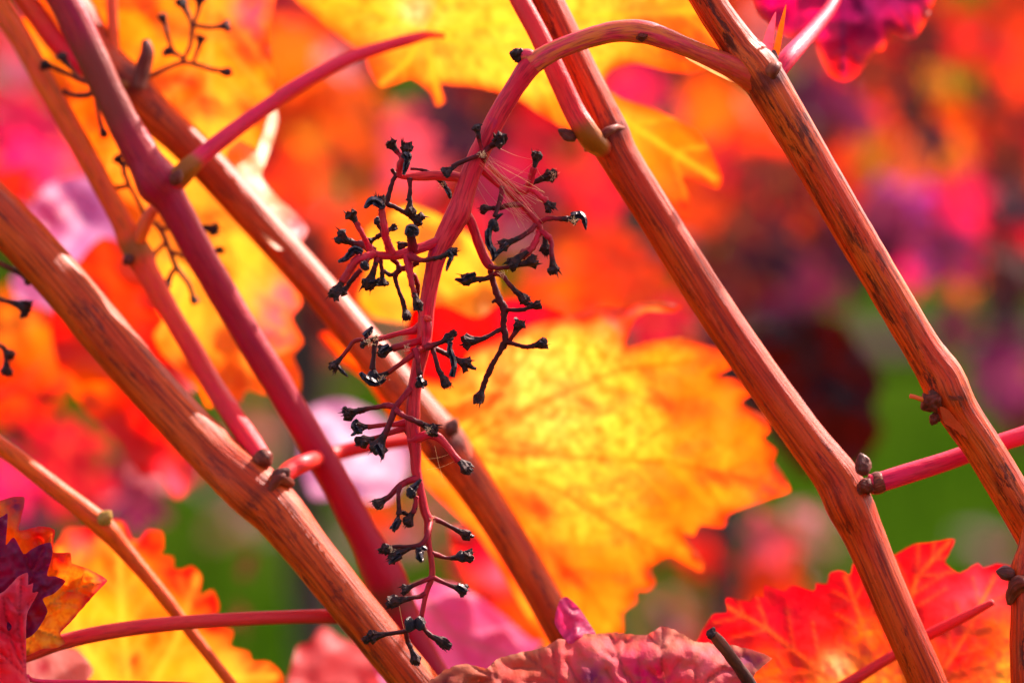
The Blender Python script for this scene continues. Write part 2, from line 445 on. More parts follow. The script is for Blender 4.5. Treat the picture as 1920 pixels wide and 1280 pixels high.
tag(add('grass', mesh('grass', gv, gfc, False, {'gc': ('FLOAT', ga)}), grass_mat()), 'short green grass between the vine rows', 'grass', kind='stuff')

# ================================================================== BACKGROUND VINES
def far_leaf_mesh(name, seed):
    """grape leaf: five toothed lobes round the petiole, cupped and wavy; unit size"""
    rr = random.Random(seed)
    lob = [(90, 1.0), (38, 0.88), (142, 0.88), (-18, 0.66), (198, 0.66)]
    lob = [(a + rr.uniform(-6, 6), r_ * rr.uniform(0.9, 1.08)) for a, r_ in lob]
    na = 76; rings = (0.0, 0.25, 0.5, 0.72, 0.88, 1.0)
    vs = [(0, 0, 0)]; fs = []; lc = [(0, 0, seed)]; vn = [1.0]
    for q, rg in enumerate(rings[1:]):
        for k in range(na):
            a = -90 + 360 * (k + 0.5) / na
            r_ = 0.0
            for la, lr in lob:
                d = (a - la + 180) % 360 - 180
                r_ = max(r_, lr * math.exp(-(d / 34) ** 2))
            r_ = max(r_, 0.42 * (1 - math.exp(-((a + 90 + 360) % 360 / 14) ** 2) * 0.8))
            if k < 3 or k > na - 4: r_ *= 0.45
            if q >= 3: r_ *= 1 + (0.05 if k % 2 else -0.04) * (1 if q == 4 else 0.3)
            x, y = r_ * rg * math.cos(R(a)), r_ * rg * math.sin(R(a))
            z = 0.16 * (x * x + y * y) * rr.uniform(0.98, 1.02) + 0.16 * n3(x * 1.6 + seed, y * 1.6, 2.0) + 0.06 * n3(x * 5, y * 5 + seed, 1.0)
            v = 0.0
            for la, lr in lob:
                d = abs((a - la + 180) % 360 - 180)
                dist = r_ * rg * math.sin(R(min(d, 89)))
                if d < 80: v = max(v, math.exp(-(dist / 0.025) ** 2))
            z += 0.02 * v
            vs.append((x, y, z)); lc.append((x * 60, y * 60, seed * 9)); vn.append(v)
    for k in range(na): fs.append((0, 1 + k, 1 + (k + 1) % na)) if k != na - 1 else None
    for q in range(len(rings) - 2):
        for k in range(na - 1):
            a = 1 + q * na + k; fs.append((a, a + na, a + na + 1, a + 1))
    return mesh(name, vs, fs, True, {'lc': ('FLOAT_VECTOR', lc), 'vein': ('FLOAT', vn)})
FARM = [far_leaf_mesh('leaf', s) for s in (1, 2, 3, 4, 5)]
for me in FARM: me.materials.append(M_LEAF_FAR)
def orient(nrm, spin):
    return nrm.to_track_quat('Z', 'Y') @ Matrix.Rotation(spin, 4, 'Z').to_quaternion()
GLINT = (SUN - FWD).normalized()
def far_leaf(px, py, dz, dia, colr, parent, face='back', rr=rnd):
    """a leaf about dia photo pixels across, facing the lens ('back' lit through), or tilted to mirror the sun ('glint')"""
    p = P(px, py, dz); s = dia * 0.5 * pxm(dz)
    if face == 'glint': n = GLINT + Vector((rr.gauss(0, .10), rr.gauss(0, .10), rr.gauss(0, .10)))
    elif face == 'side': n = Vector((rr.choice((-1, 1)) * 0.7, -0.35, rr.uniform(-0.2, 0.5)))
    else: n = -FWD + Vector((rr.gauss(0, .28), 0, rr.gauss(0.0, .28)))
    o = add('leaf', rr.choice(FARM), None, parent, p, orient(n.normalized(), R(180) + rr.uniform(-1.0, 1.0)), s)
    j = rr.uniform(0.88, 1.12)
    o.color = (min(colr[0] * j, .85), colr[1] * rr.uniform(.8, 1.2), colr[2] * rr.uniform(.8, 1.2), 1)
    return o
M_TRUNK = cane_mat('old_vine_bark', (0.07, 0.04, 0.035), (0.13, 0.085, 0.07), (0.02, 0.012, 0.01), 0.8, 0.85, 0.5)
VX = [-0.62, -0.14, 0.16, 0.62]
VLAB = ['blurred grapevine with pink and red leaves behind the thick left canes',
        'blurred grapevine with orange and yellow leaves behind the bare bunch stem',
        'blurred grapevine with dark slim trunk and coral leaves behind the big yellow leaf',
        'blurred grapevine with red, amber and purple leaves behind the rightmost cane']
vines = []
def trunk3(parent, name, pts, mat, sides=10):
    C = catmull([(*p[:3], p[3]) for p in pts], 6); a0 = Vector(C[0][:3]); vs = []; fs = []; tc = []
    for i, c in enumerate(C):
        for k in range(sides):
            a = 2 * math.pi * k / sides
            r_ = c[3] * (1 + 0.18 * n3(math.cos(a) * 1.5, math.sin(a) * 1.5, c[2] * 14 + c[0] * 9))
            d = Vector(C[min(i + 1, len(C) - 1)][:3]) - Vector(C[max(i - 1, 0)][:3]); d.normalize()
            u = d.orthogonal().normalized(); v_ = d.cross(u)
            vs.append(Vector(c[:3]) + u * math.cos(a) * r_ + v_ * math.sin(a) * r_ - a0)
            tc.append((math.cos(a) * c[3] * 300, math.sin(a) * c[3] * 300, i * 12.0))
        if i:
            b = (i - 1) * sides
            for k in range(sides): fs.append((b + k, b + (k + 1) % sides, b + sides + (k + 1) % sides, b + sides + k))
    return add(name, mesh(name, vs, fs, True, {'tc': ('FLOAT_VECTOR', tc)}), mat, parent, a0)
for i, x in enumerate(VX):
    y0 = 2.0
    v = thing('grape_vine', (x, y0, 0), VLAB[i], 'grapevine', 'vines of the row behind')
    trunk3(v, 'trunk', [(x, y0, -0.02, .022), (x + .012, y0, .25, .017), (x - .01, y0 + .01, .5, .016), (x, y0, .68, .02)], M_TRUNK)
    trunk3(v, 'arm', [(x - .25, y0 + .03, .70, .008), (x - .1, y0, .69, .011), (x, y0, .67, .014), (x + .12, y0 + .01, .69, .011), (x + .25, y0 + .02, .71, .008)], M_TRUNK)
    for j in range(5):
        sx = x + (-.2 + .1 * j); a = rnd.uniform(-.12, .12)
        trunk3(v, 'cane', [(sx, y0 + .01, .69, .006), (sx + a * .4, y0 + rnd.uniform(-.08, .08), .95, .005), (sx + a, y0 + rnd.uniform(-.15, .15), 1.3, .003)], M_CANE2)
    vines.append(v)
def near_vine(px, dz):
    x = P(px, 600, dz).x
    return min(vines, key=lambda v: abs(v.location.x - x))
# leaves one can tell apart in the blur:  px, py, depth, size px, pigment, face
FAR = [
 (60, 40, 900, 190, PINK, 'back'), (20, 130, 700, 150, MAG, 'glint'), (60, 230, 800, 230, MAG, 'back'), (110, 300, 600, 150, PINK, 'back'),
 (150, 410, 500, 190, MAG, 'glint'), (70, 400, 620, 170, MAG, 'back'), (200, 450, 560, 150, PURP, 'glint'), (40, 560, 500, 150, ORA, 'back'),
 (100, 520, 640, 150, MAG, 'glint'), (30, 680, 420, 210, VERM, 'back'), (130, 640, 380, 170, ORA, 'back'), (60, 780, 700, 170, MAR, 'back'),
 (60, 860, 520, 230, CRIM, 'back'), (150, 900, 560, 200, CRIM, 'back'), (220, 920, 600, 170, PURP, 'glint'), (280, 880, 460, 150, PINK, 'glint'), (40, 950, 700, 160, PURP, 'back'),
 (560, 80, 800, 210, ORA, 'back'), (620, 110, 700, 150, PINK, 'glint'), (600, 270, 900, 120, GOLD, 'back'), (600, 345, 950, 120, YEL, 'back'), (560, 200, 1000, 230, VERM, 'back'),
 (680, 200, 800, 220, ORA, 'back'), (700, 290, 1050, 220, VERM, 'back'), (760, 230, 700, 150, PINK, 'back'), (540, 330, 700, 180, VERM, 'back'), (520, 420, 1000, 200, MAR, 'back'), (610, 480, 900, 190, MAR, 'back'),
 (660, 420, 850, 180, VERM, 'back'), (720, 390, 800, 130, ORA, 'back'), (830, 190, 600, 150, DPUR, 'back'), (910, 260, 700, 170, DPUR, 'back'), (960, 300, 800, 170, PURP, 'back'), (900, 200, 640, 130, MAR, 'back'),
 (1010, 350, 700, 220, CRIM, 'back'), (1100, 330, 800, 220, CRIM, 'back'), (940, 400, 820, 200, MAG, 'back'), (1080, 430, 600, 200, VERM, 'back'), (1180, 500, 520, 260, VERM, 'back'), (1100, 520, 540, 230, ORA, 'back'), (1040, 490, 620, 180, PINK, 'back'),
 (1250, 560, 420, 240, VERM, 'back'), (1230, 600, 400, 200, CRIM, 'back'), (1330, 600, 800, 170, DPUR, 'back'), (1200, 160, 600, 170, MAG, 'back'), (1270, 190, 800, 130, PURP, 'back'), (1340, 190, 700, 190, ORA, 'back'), (1370, 280, 800, 190, CRIM, 'back'), (1420, 240, 760, 170, VERM, 'back'),
 (1330, 380, 900, 190, VERM, 'back'), (1420, 390, 1000, 210, MAR, 'back'), (1480, 410, 900, 110, ORA, 'back'), (1500, 170, 1000, 200, PURP, 'back'), (1520, 300, 1000, 150, VERM, 'back'), (1570, 250, 1000, 150, VERM, 'back'), (1620, 300, 900, 170, GOLD, 'back'),
 (1560, 160, 1100, 170, PURP, 'back'), (1650, 175, 1000, 140, VERM, 'back'), (1760, 150, 1000, 120, YEL, 'back'), (1700, 240, 1100, 190, BROWN, 'back'), (1850, 200, 900, 190, VERM, 'back'), (1840, 260, 1000, 170, CRIM, 'back'), (1910, 200, 1100, 200, MAR, 'back'),
 (1780, 40, 1000, 200, RED, 'back'), (1870, 30, 1000, 240, VERM, 'back'), (1900, 110, 900, 200, VERM, 'back'), (1720, 90, 1200, 220, MAR, 'back'), (1800, 290, 850, 120, GOLD, 'back'),
 (1680, 350, 700, 180, (0.30, 0.05, 0.26), 'back'), (1640, 390, 640, 140, PURP, 'back'), (1790, 360, 700, 170, MAG, 'back'), (1880, 360, 800, 140, PURP, 'back'), (1760, 430, 740, 220, (0.30, 0.05, 0.26), 'back'), (1720, 470, 800, 180, MAG, 'back'), (1860, 470, 900, 230, MAR, 'back'), (1830, 450, 780, 130, CRIM, 'back'),  # the lighter purple ones stand in for sky glints by colour
 (1790, 520, 850, 110, GOLD, 'back'), (1545, 520, 800, 190, PURP, 'back'), (1460, 500, 1000, 200, DPUR, 'back'), (1560, 430, 1000, 160, MAR, 'back'), (1890, 560, 1000, 150, DPUR, 'back'), (1880, 700, 700, 190, PURP, 'back'), (1900, 760, 760, 170, MAR, 'back'),
 (1450, 1000, 560, 170, PINK, 'back'), (1440, 1070, 600, 210, VERM, 'back'), (1500, 960, 640, 120, MAG, 'glint'), (1330, 1040, 640, 130, RED, 'back'), (1240, 1170, 700, 120, PURP, 'glint'),
 (1540, 240, 600, 140, MAR, 'back'), (1840, 180, 700, 120, MAR, 'back'), (1750, 250, 600, 130, DPUR, 'back'), (1420, 300, 600, 140, MAR, 'back'), (1910, 380, 560, 140, DPUR, 'back'), (1380, 420, 560, 150, MAR, 'back'), (1640, 120, 700, 150, MAR, 'back'), (1900, 290, 640, 150, MAR, 'back'), (1720, 300, 640, 150, BROWN, 'back'), (1600, 480, 640, 160, DPUR, 'back'), (1520, 620, 640, 170, MAR, 'back'), (1800, 600, 760, 130, PURP, 'back'), (1440, 450, 700, 220, DPUR, 'back'), (1500, 560, 760, 190, PURP, 'back'), (1390, 500, 760, 200, MAR, 'back'), (1460, 330, 700, 190, MAR, 'back'), (1590, 210, 760, 150, PURP, 'back'), (1860, 330, 760, 170, DPUR, 'back'), (1900, 480, 700, 190, MAR, 'back'), (1700, 180, 900, 170, MAR, 'back'), (1560, 330, 850, 150, RED, 'back'), (1680, 430, 650, 170, PURP, 'back'), (1790, 460, 700, 200, PURP, 'back'), (1870, 90, 800, 150, RED, 'back'), (1740, 50, 800, 170, MAR, 'back'),
 (120, 830, 420, 200, CRIM, 'back'), (30, 890, 420, 190, MAG, 'back'), (260, 930, 460, 160, PURP, 'back'), (70, 290, 460, 170, MAG, 'back'), (30, 210, 480, 160, MAG, 'back'), (150, 500, 420, 140, MAG, 'glint'), (930, 330, 560, 180, MAG, 'back'), (870, 240, 480, 150, DPUR, 'back'), (570, 450, 560, 140, MAR, 'back'),
 (60, 720, 460, 190, RED, 'back'), (240, 860, 520, 190, CRIM, 'back'), (330, 830, 560, 170, CRIM, 'back'), (100, 820, 640, 200, CRIM, 'back'), (600, 560, 640, 170, MAR, 'back'), (640, 590, 760, 180, BROWN, 'back'), (700, 500, 640, 190, VERM, 'back'), (980, 560, 560, 190, VERM, 'back'), (880, 420, 620, 160, CRIM, 'back'), (1150, 240, 620, 200, CRIM, 'back'), (1010, 250, 760, 200, CRIM, 'back'),
 (800, 300, 760, 190, PINK, 'back'), (1640, 60, 1100, 200, RED, 'back'), (1460, 340, 900, 180, RED, 'back'), (1690, 290, 1050, 180, VERM, 'back'), (1600, 420, 900, 170, PURP, 'back'), (1340, 480, 800, 190, MAR, 'back'), (1400, 560, 900, 170, DPUR, 'back'), (1900, 420, 900, 170, CRIM, 'back'), (1880, 640, 900, 150, PURP, 'back'), (360, 420, 700, 170, CRIM, 'back'), (20, 340, 300, 120, RED, 'back'),
 (470, 1060, 420, 90, MAR, 'side'), (455, 1150, 430, 100, MAR, 'side'), (880, 1040, 500, 170, CRIM, 'back'), (930, 1060, 460, 120, PINK, 'glint'), (740, 1010, 900, 110, PINK, 'glint'), (700, 960, 800, 120, VERM, 'back'),
]
for f in FAR:
    far_leaf(*f[:5], near_vine(f[0], f[2]), f[5])
# unsorted foliage mass of each vine, behind the leaves above
PAL = [RED, VERM, ORA, CRIM, MAR, CRIM, PURP, RED, DPUR, MAR, BROWN, DPUR]
def foliage_mass(v, n, zlo, zhi, seed):
    rr = random.Random(seed); vs = []; fs = []; cols = []; lc = []; vn = []
    bx, by = v.location.x, v.location.y
    for _ in range(n):
        z = rr.uniform(zlo, zhi)
        c = Vector((bx + rr.gauss(0, .17), by + rr.uniform(.05, .45), z))
        nrm = Vector((rr.gauss(0, .6), -0.7, rr.gauss(0, .6))).normalized()
        q = orient(nrm, rr.uniform(0, 6.28)); s = rr.uniform(.035, .06); me = rr.choice(FARM); k = len(vs)
        cc = rr.choice(PAL)
        for i_, vt in enumerate(me.vertices):
            if i_ > 2 * 76 and False: break
            vs.append(c + q @ (vt.co * s) - v.location); cols.append(cc); lc.append((vt.co.x * 60, vt.co.y * 60, k)); vn.append(0.0)
        fs += [tuple(j + k for j in p.vertices) for p in me.polygons]
    o = add('foliage', mesh('foliage', vs, fs, True, {'Col': ('FLOAT_COLOR', cols), 'lc': ('FLOAT_VECTOR', lc), 'vein': ('FLOAT', vn)}), M_LEAF, v, Vector(v.location))
    tag(o, kind='stuff')
for i, v in enumerate(vines): foliage_mass(v, 190, 0.66, 1.35, 50 + i)

# fallen leaves on the grass
vs = []; fs = []; cols = []; lc = []; vn = []; rr = random.Random(15)
for _ in range(260):
    y = rr.uniform(3.0, 6.2); x = rr.uniform(-.5, .5) * (0.5 + y * .45)
    if n3(x * 1.1, y * 1.1, 8) < -0.05: continue
    q = orient(Vector((rr.gauss(0, .5), rr.gauss(-.3, .5), 1)).normalized(), rr.uniform(0, 6.28)); s_ = rr.uniform(.04, .065); me = rr.choice(FARM); k = len(vs)
    cc = rr.choice([CRIM, BROWN, MAR, PINK, RED, BROWN, PURP])
    for vt in me.vertices:
        vs.append(Vector((x, y, .085)) + q @ (vt.co * s_)); cols.append(cc); lc.append((vt.co.x * 60, vt.co.y * 60, k)); vn.append(0.0)
    fs += [tuple(j + k for j in p.vertices) for p in me.polygons]
tag(add('fallen_leaves', mesh('fallen_leaves', vs, fs, True, {'Col': ('FLOAT_COLOR', cols), 'lc': ('FLOAT_VECTOR', lc), 'vein': ('FLOAT', vn)}), M_LEAF), 'red and brown fallen leaves scattered on the grass', 'fallen leaves', kind='stuff')
# unseen vine row added behind the camera to bounce warm sunlight
def bounce_row(n, seed):
    rr = random.Random(seed); vs = []; fs = []; cols = []; lc = []; vn = []
    pal = [RED, VERM, ORA, ORA, CRIM, VERM, GOLD, RED]
    for _ in range(n):
        c = Vector((rr.uniform(-2.6, 2.6), -1.15 - abs(rr.gauss(0, .10)), rr.uniform(.35, 1.75)))
        nrm = Vector((rr.gauss(0.2, .4), 0.9, rr.gauss(.3, .4))).normalized()
        q = orient(nrm, rr.uniform(0, 6.28)); s_ = rr.uniform(.05, .075); me = rr.choice(FARM); k = len(vs); cc = rr.choice(pal)
        for vt in me.vertices:
            vs.append(c + q @ (vt.co * s_)); cols.append(cc); lc.append((vt.co.x * 60, vt.co.y * 60, k)); vn.append(0.0)
        fs += [tuple(j + k for j in p.vertices) for p in me.polygons]
    o = add('foliage', mesh('foliage', vs, fs, True, {'Col': ('FLOAT_COLOR', cols), 'lc': ('FLOAT_VECTOR', lc), 'vein': ('FLOAT', vn)}), M_LEAF)
    tag(o, 'unseen red and orange foliage added behind the camera for warm bounce', 'foliage', kind='stuff')
bounce_row(1100, 91)

# ================================================================== NEAR CANES
def egg(name, px, py, dz, w, h, ang, mat, parent, seed=0, jag=0.18):
    """bud or scar: pointed scaly egg, ang = image direction of the tip (deg, 0 = right, 90 = up)"""
    c = P(px, py, dz); k = pxm(dz); d = (RT * math.cos(R(ang)) + UP * math.sin(R(ang)))
    u = (-FWD).cross(d).normalized(); v_ = d.cross(u)
    vs = []; fs = []; tc = []; ns, nr = 22, 16
    for j in range(nr):
        f = j / (nr - 1); r_ = math.sin(math.pi * min(f * 0.93 + 0.07, 1)) ** 0.75 * (1 - 0.25 * f)
        for i in range(ns):
            a = 2 * math.pi * i / ns
            g = 1 + jag * n3(math.cos(a) * 2 + seed, math.sin(a) * 2, f * 4) + 0.5 * jag * math.sin(3 * a + 5 * f + seed) + 0.9 * jag * n3(math.cos(a) * 5 + seed, math.sin(a) * 5, f * 9) + 0.10 * ((f * 3 + a / 6.28) % 1.0)
            vs.append(d * ((f - 0.4) * h * k) + (u * math.cos(a) + v_ * math.sin(a)) * r_ * w * 0.5 * k * g)
            tc.append((math.cos(a) * 2, math.sin(a) * 2, f * 4))
        if j:
            b = (j - 1) * ns
            for i in range(ns): fs.append((b + i, b + (i + 1) % ns, b + ns + (i + 1) % ns, b + ns + i))
    fs.append(tuple(reversed(range(ns)))); fs.append(tuple(range((nr - 1) * ns, nr * ns)))
    return add(name, mesh(name, vs, fs, True, {'tc': ('FLOAT_VECTOR', tc), 'tt': ('FLOAT', [0.3] * len(vs))}), mat, parent, c)

# --- A: rightmost sharp cane with the bunch stem growing from its upper node
A = thing('vine_cane', P(1960, 1065, 6), 'sharp reddish tan cane from which the bare bunch stem arches', 'cane', 'woody vine canes')
tube('wood', [(1200, -260, 2, 62), (1255, -130, 2, 62), (1330, 5, 2, 62), (1385, 85, 2, 68), (1420, 128, 1, 80), (1455, 185, 1, 78), (1530, 312, 2, 72), (1595, 425, 2, 72), (1660, 535, 3, 70), (1725, 645, 3, 70),
              (1764, 705, 3, 82), (1779, 738, 3, 84), (1800, 775, 4, 76), (1850, 850, 5, 72), (1930, 985, 6, 72), (2030, 1160, 8, 72), (2120, 1330, 10, 72)], M_CANE, A, sides=44, sub=8, ridge=0.03, nridge=15, rough=0.02, rscale=300, tint=((1436, 155, 36), (1765, 745, 30)))
egg('bud', 1446, 112, 3, 26, 34, 70, M_BUD, A, 1)
tube('tendril_scar', [(1462, 122, 2, 10), (1452, 128, -2, 26), (1446, 138, -3, 28), (1452, 158, 0, 16)], M_NODE, A, rough=0.3)
egg('bud_scar', 1748, 752, -1, 36, 44, 215, M_NODE, A, 4, 0.5)
tube('broken_stipule', [(1742, 748, -1, 14), (1728, 748, -2, 11), (1716, 744, -2, 8), (1706, 742, -2, 9)], M_PETIOLE_O, A, sides=9, rough=0.25)
egg('bud_scar', 1752, 783, 0, 20, 26, 250, M_NODE, A, 6, 0.5)
tube('scar_ridge', [(1762, 738, -0.9, 8), (1782, 743, -1.2, 14), (1800, 746, -0.4, 20), (1817, 738, 2.5, 12)], M_NODE, A, sides=9, rough=0.3)
# flake of lifted bark below the node
blade('bark_flake', [(1762, 762), (1778, 768), (1792, 785), (1806, 800), (1815, 822), (1800, 812), (1782, 800), (1770, 792)], A, (0.50, 0.075, 0.012), dz=-1.9, step=5, wav=0.4, mat=M_LEAF_DRY)
# petiole and stipules on the upper node
tube('petiole', [(1455, 140, 5, 30), (1475, 112, 8, 36), (1500, 84, 16, 33), (1530, 50, 34, 28), (1560, 10, 55, 24), (1585, -50, 70, 22)], M_PETIOLE_M, A, sides=14)
blade('stipule', [(1428, 92), (1440, 50), (1455, 22), (1452, 60), (1446, 100)], A, PINK, dz=4, step=5, wav=0.5)
blade('stipule', [(1450, 98), (1460, 50), (1474, 8), (1470, 50), (1460, 104)], A, ORA, dz=3, step=5, wav=0.5)
blade('peeling_strip', [(1268, 92), (1300, 108), (1345, 132), (1385, 152), (1372, 154), (1330, 134), (1290, 112)], A, CREAM, dz=3, step=5, wav=0.5)

# --- B: middle red cane
B = thing('vine_cane', P(1800, 1420, 12), 'slightly blurred smooth red cane crossing behind the bunch stem arch', 'cane', 'woody vine canes')
tube('wood', [(880, -270, 26, 66), (950, -140, 25, 66), (1020, -5, 24, 66), (1080, 120, 23, 68), (1120, 205, 22, 74), (1140, 250, 22, 80), (1165, 300, 22, 74), (1240, 420, 21, 72), (1334, 570, 20, 74), (1430, 710, 18, 74), (1510, 820, 16, 76), (1566, 893, 15, 86),
              (1592, 945, 14, 90), (1618, 1000, 14, 80), (1652, 1080, 13, 74), (1700, 1190, 12, 72), (1742, 1285, 12, 72), (1820, 1480, 12, 72)], M_CANE2, B, sides=28, sub=7, ridge=0.03, nridge=10, rough=0.015, tint=((1130, 262, 40), (1612, 925, 30)))
tube('node_ring', [(1098, 282, 17, 8), (1112, 270, 14.5, 18), (1132, 252, 13.5, 18), (1152, 240, 15, 14), (1168, 240, 19, 8)], M_NODE, B, rough=0.25)
tube('petiole', [(1138, 282, 21, 30), (1116, 268, 14, 44), (1098, 244, 12, 45), (1075, 205, 13, 42), (1045, 140, 14, 40), (1010, 65, 16, 38), (975, 0, 18, 38), (930, -90, 22, 36)], M_PETIOLE_R, B, sides=16, t0=0.0, tint=((1104, 264, 32),))
egg('bud', 1066, 254, 12, 24, 40, 150, M_BUD, B, 11)
egg('bud', 1618, 874, 10, 34, 44, 100, M_BUD, B, 2)
egg('bud_scar', 1622, 912, 9, 30, 30, 60, M_NODE, B, 3, 0.3)
tube('scar_ridge', [(1592, 950, 9.5, 6), (1604, 930, 10, 14), (1622, 908, 10.5, 22), (1640, 905, 12, 20)], M_NODE, B, rough=0.2)
tube('petiole', [(1632, 908, 11, 38), (1652, 903, 11, 38), (1700, 888, 12, 38), (1770, 866, 14, 36), (1850, 838, 16, 34), (1930, 812, 18, 34), (2040, 770, 22, 34)], M_PETIOLE_M, B, sides=16)
tube('petiole_scar', [(1628, 909, 11, 30), (1640, 907, 11, 42), (1652, 903.5, 11, 41), (1657, 902, 11, 36)], M_NODE, B, rough=0.12)

# --- D: left thick cane
D = thing('vine_cane', P(900, 1430, 24), 'thick brown cane with bright sunlit upper edge running past the bunch stem tip', 'cane', 'woody vine canes')
tube('wood', [(-210, 190, 46.0, 92), (-110, 300, 44.6, 92), (0, 405, 43.0, 92), (100, 510, 41.3, 90), (200, 630, 39.7, 90), (300, 745, 38.0, 88), (400, 850, 34.0, 92), (468, 912, 28.2, 104), (520, 960, 26.5, 98), (580, 1035, 24.6, 86), (680, 1160, 22.9, 82), (770, 1270, 21.7, 82), (900, 1430, 20.0, 82)],
     M_CANE3, D, sides=28, sub=7, ridge=0.03, nridge=9, rough=0.02, tint=((512, 915, 26),))
egg('bud', 525, 893, 24, 34, 42, 40, M_BUD, D, 8)
tube('scar_ridge', [(503, 928, 22.0, 8), (513, 908, 22.4, 18), (527, 895, 23.0, 24), (545, 908, 26.0, 18)], M_NODE, D, rough=0.2)
tube('petiole', [(528, 895, 26.0, 34), (545, 880, 28.9, 36), (575, 866, 34.0, 34), (620, 852, 58.0, 30), (690, 836, 62.0, 28), (760, 825, 66.7, 26), (840, 815, 72.0, 24)], M_PETIOLE_R, D, sides=14)
# --- lateral orange shoot F growing from D's node
Fs = thing('lateral_shoot', P(495, 858, 30), 'thin orange shoot with cream sunlit edge joining the thick brown cane', 'shoot', 'slender shoots')
tube('stem', [(-90, -160, 72.0, 40.5), (-30, -40, 69.0, 40.5), (30, 60, 66.0, 40.5), (90, 165, 63.8, 40.5), (160, 290, 61.3, 40.5), (220, 400, 59.1, 40.5), (248, 455, 58.1, 51.0), (264, 486, 57.0, 54.6), (280, 518, 55.9, 42.2), (330, 605, 52.5, 38.7), (395, 715, 48.0, 38.7), (450, 800, 38.0, 40.5), (495, 865, 29.0, 37.0)], M_SHOOT_O, Fs, t0=-0.25, t1=0.85, sides=20, sub=7, ridge=0.05, nridge=5, rough=0.07, rscale=120, tint=((258, 482, 34),))
egg('bud', 242, 486, 54, 22, 26, 220, M_BUD, Fs, 3)
tube('side_twig', [(258, 455, 56.0, 24), (268, 430, 55.7, 26), (280, 405, 55.3, 24), (290, 390, 55.0, 22)], M_PETIOLE_O, Fs, sides=12)
tube('scar', [(485, 850, 27.0, 30), (495, 862, 26.4, 36), (503, 872, 26.0, 22)], M_NODE, Fs, rough=0.25)

# --- E: purple shoot with petiole H and the top yellow leaf
E = thing('purple_shoot', P(830, 1300, 42), 'smooth purple red shoot forking into a long pink leaf stalk', 'shoot', 'slender shoots')
tube('stem', [(20, -180, 50.0, 60), (70, -80, 49.3, 60), (125, 10, 48.5, 60), (175, 110, 47.8, 60), (222, 210, 47.1, 60), (268, 295, 46.5, 66), (300, 345, 46.0, 84), (325, 385, 46.3, 62), (380, 485, 47.1, 56), (450, 605, 48.0, 56), (530, 735, 48.0, 56), (610, 870, 48.0, 58), (680, 1000, 48.5, 62), (722, 1085, 48.8, 78), (745, 1140, 48.9, 74), (780, 1210, 49.2, 64), (830, 1300, 49.5, 64), (900, 1430, 50.0, 64)], M_SHOOT_P, E, sides=22, sub=7, ridge=0.03, nridge=7, rough=0.07, rscale=110, tint=((722, 1130, 40), (205, 160, 110)))
tube('petiole', [(318, 348, 44.0, 28.6), (334, 336, 44.0, 40.3), (352, 316, 44.0, 40.3), (372, 298, 45.2, 33.6), (400, 275, 47.0, 31.1), (470, 222, 50.9, 28.6), (560, 160, 56.0, 26.9), (650, 112, 62.0, 25.2), (720, 88, 66.7, 21.8), (770, 74, 70.0, 20.2), (796, 67, 73.5, 16.8), (815, 66, 77, 11.8), (832, 68, 80, 10)], M_PETIOLE_M, E, sides=16, sub=7, ridge=0.05, nridge=4, rough=0.06, rscale=140, tint=((350, 320, 34),))
egg('bud', 330, 335, 39, 26, 34, 60, M_NODE, E, 5)
# --- G: rear rust cane
G = thing('vine_cane', P(1150, 1330, 52), 'blurred rust brown cane passing between the bunch stem and the big yellow leaf', 'cane', 'woody vine canes')
tube('wood', [(-20, -200, 74.0, 66), (70, -70, 72.4, 66), (140, 20, 71.1, 66), (200, 115, 70.0, 70), (245, 165, 69.7, 82), (290, 215, 69.3, 72), (360, 280, 68.8, 68), (470, 400, 68.0, 66), (600, 545, 66.0, 66), (700, 665, 60.0, 68), (780, 765, 56.8, 74), (830, 830, 55.7, 86), (865, 875, 55.4, 76), (930, 970, 54.7, 66), (1000, 1085, 54.0, 64), (1050, 1175, 53.5, 64), (1120, 1300, 52.8, 64), (1200, 1440, 52.0, 64)],
     M_CANE3, G, sides=24, ridge=0.03, tint=((245, 165, 55), (850, 830, 40)))
egg('bud', 846, 803, 51, 30, 36, 60, M_BUD, G, 9)
tube('pale_bract', [(262, 165, 61.0, 26), (268, 130, 60.6, 30), (276, 98, 60.0, 26), (272, 76, 60.3, 14)], M_BUD, G, sides=10, rough=0.1)
tube('side_twig', [(236, 172, 66.0, 44), (224, 148, 67.3, 38), (216, 110, 68.2, 24), (212, 50, 68.7, 22), (208, -40, 69.1, 22), (204, -120, 69.6, 22)], M_PETIOLE_O, G, sides=12, tint=((228, 155, 40),))
tube('forked_stem', [(-40, -140, 76.0, 40), (20, -40, 74.2, 42), (70, 30, 72.7, 42), (120, 95, 71.1, 40), (190, 150, 69.0, 36)], M_SHOOT_O, G, sides=14)
# --- K: lower left thin shoot
K = thing('lateral_shoot', P(460, 1320, 44), 'thin orange shoot with yellow knot crossing the lower yellow leaf', 'shoot', 'slender shoots')
tube('stem', [(-140, 730, 40, 34), (-60, 795, 40, 34), (20, 850, 40, 34), (100, 912, 40, 34), (165, 962, 40, 38), (200, 992, 40, 42), (235, 1032, 41, 32), (300, 1110, 42, 26), (370, 1200, 43, 22), (440, 1290, 44, 20), (520, 1390, 45, 20)], M_SHOOT_O, K, sides=16, sub=7, ridge=0.04, nridge=5, rough=0.08, rscale=130, t1=0.3)
egg('bud', 196, 972, 37, 30, 34, 50, M_GREEN, K, 3)
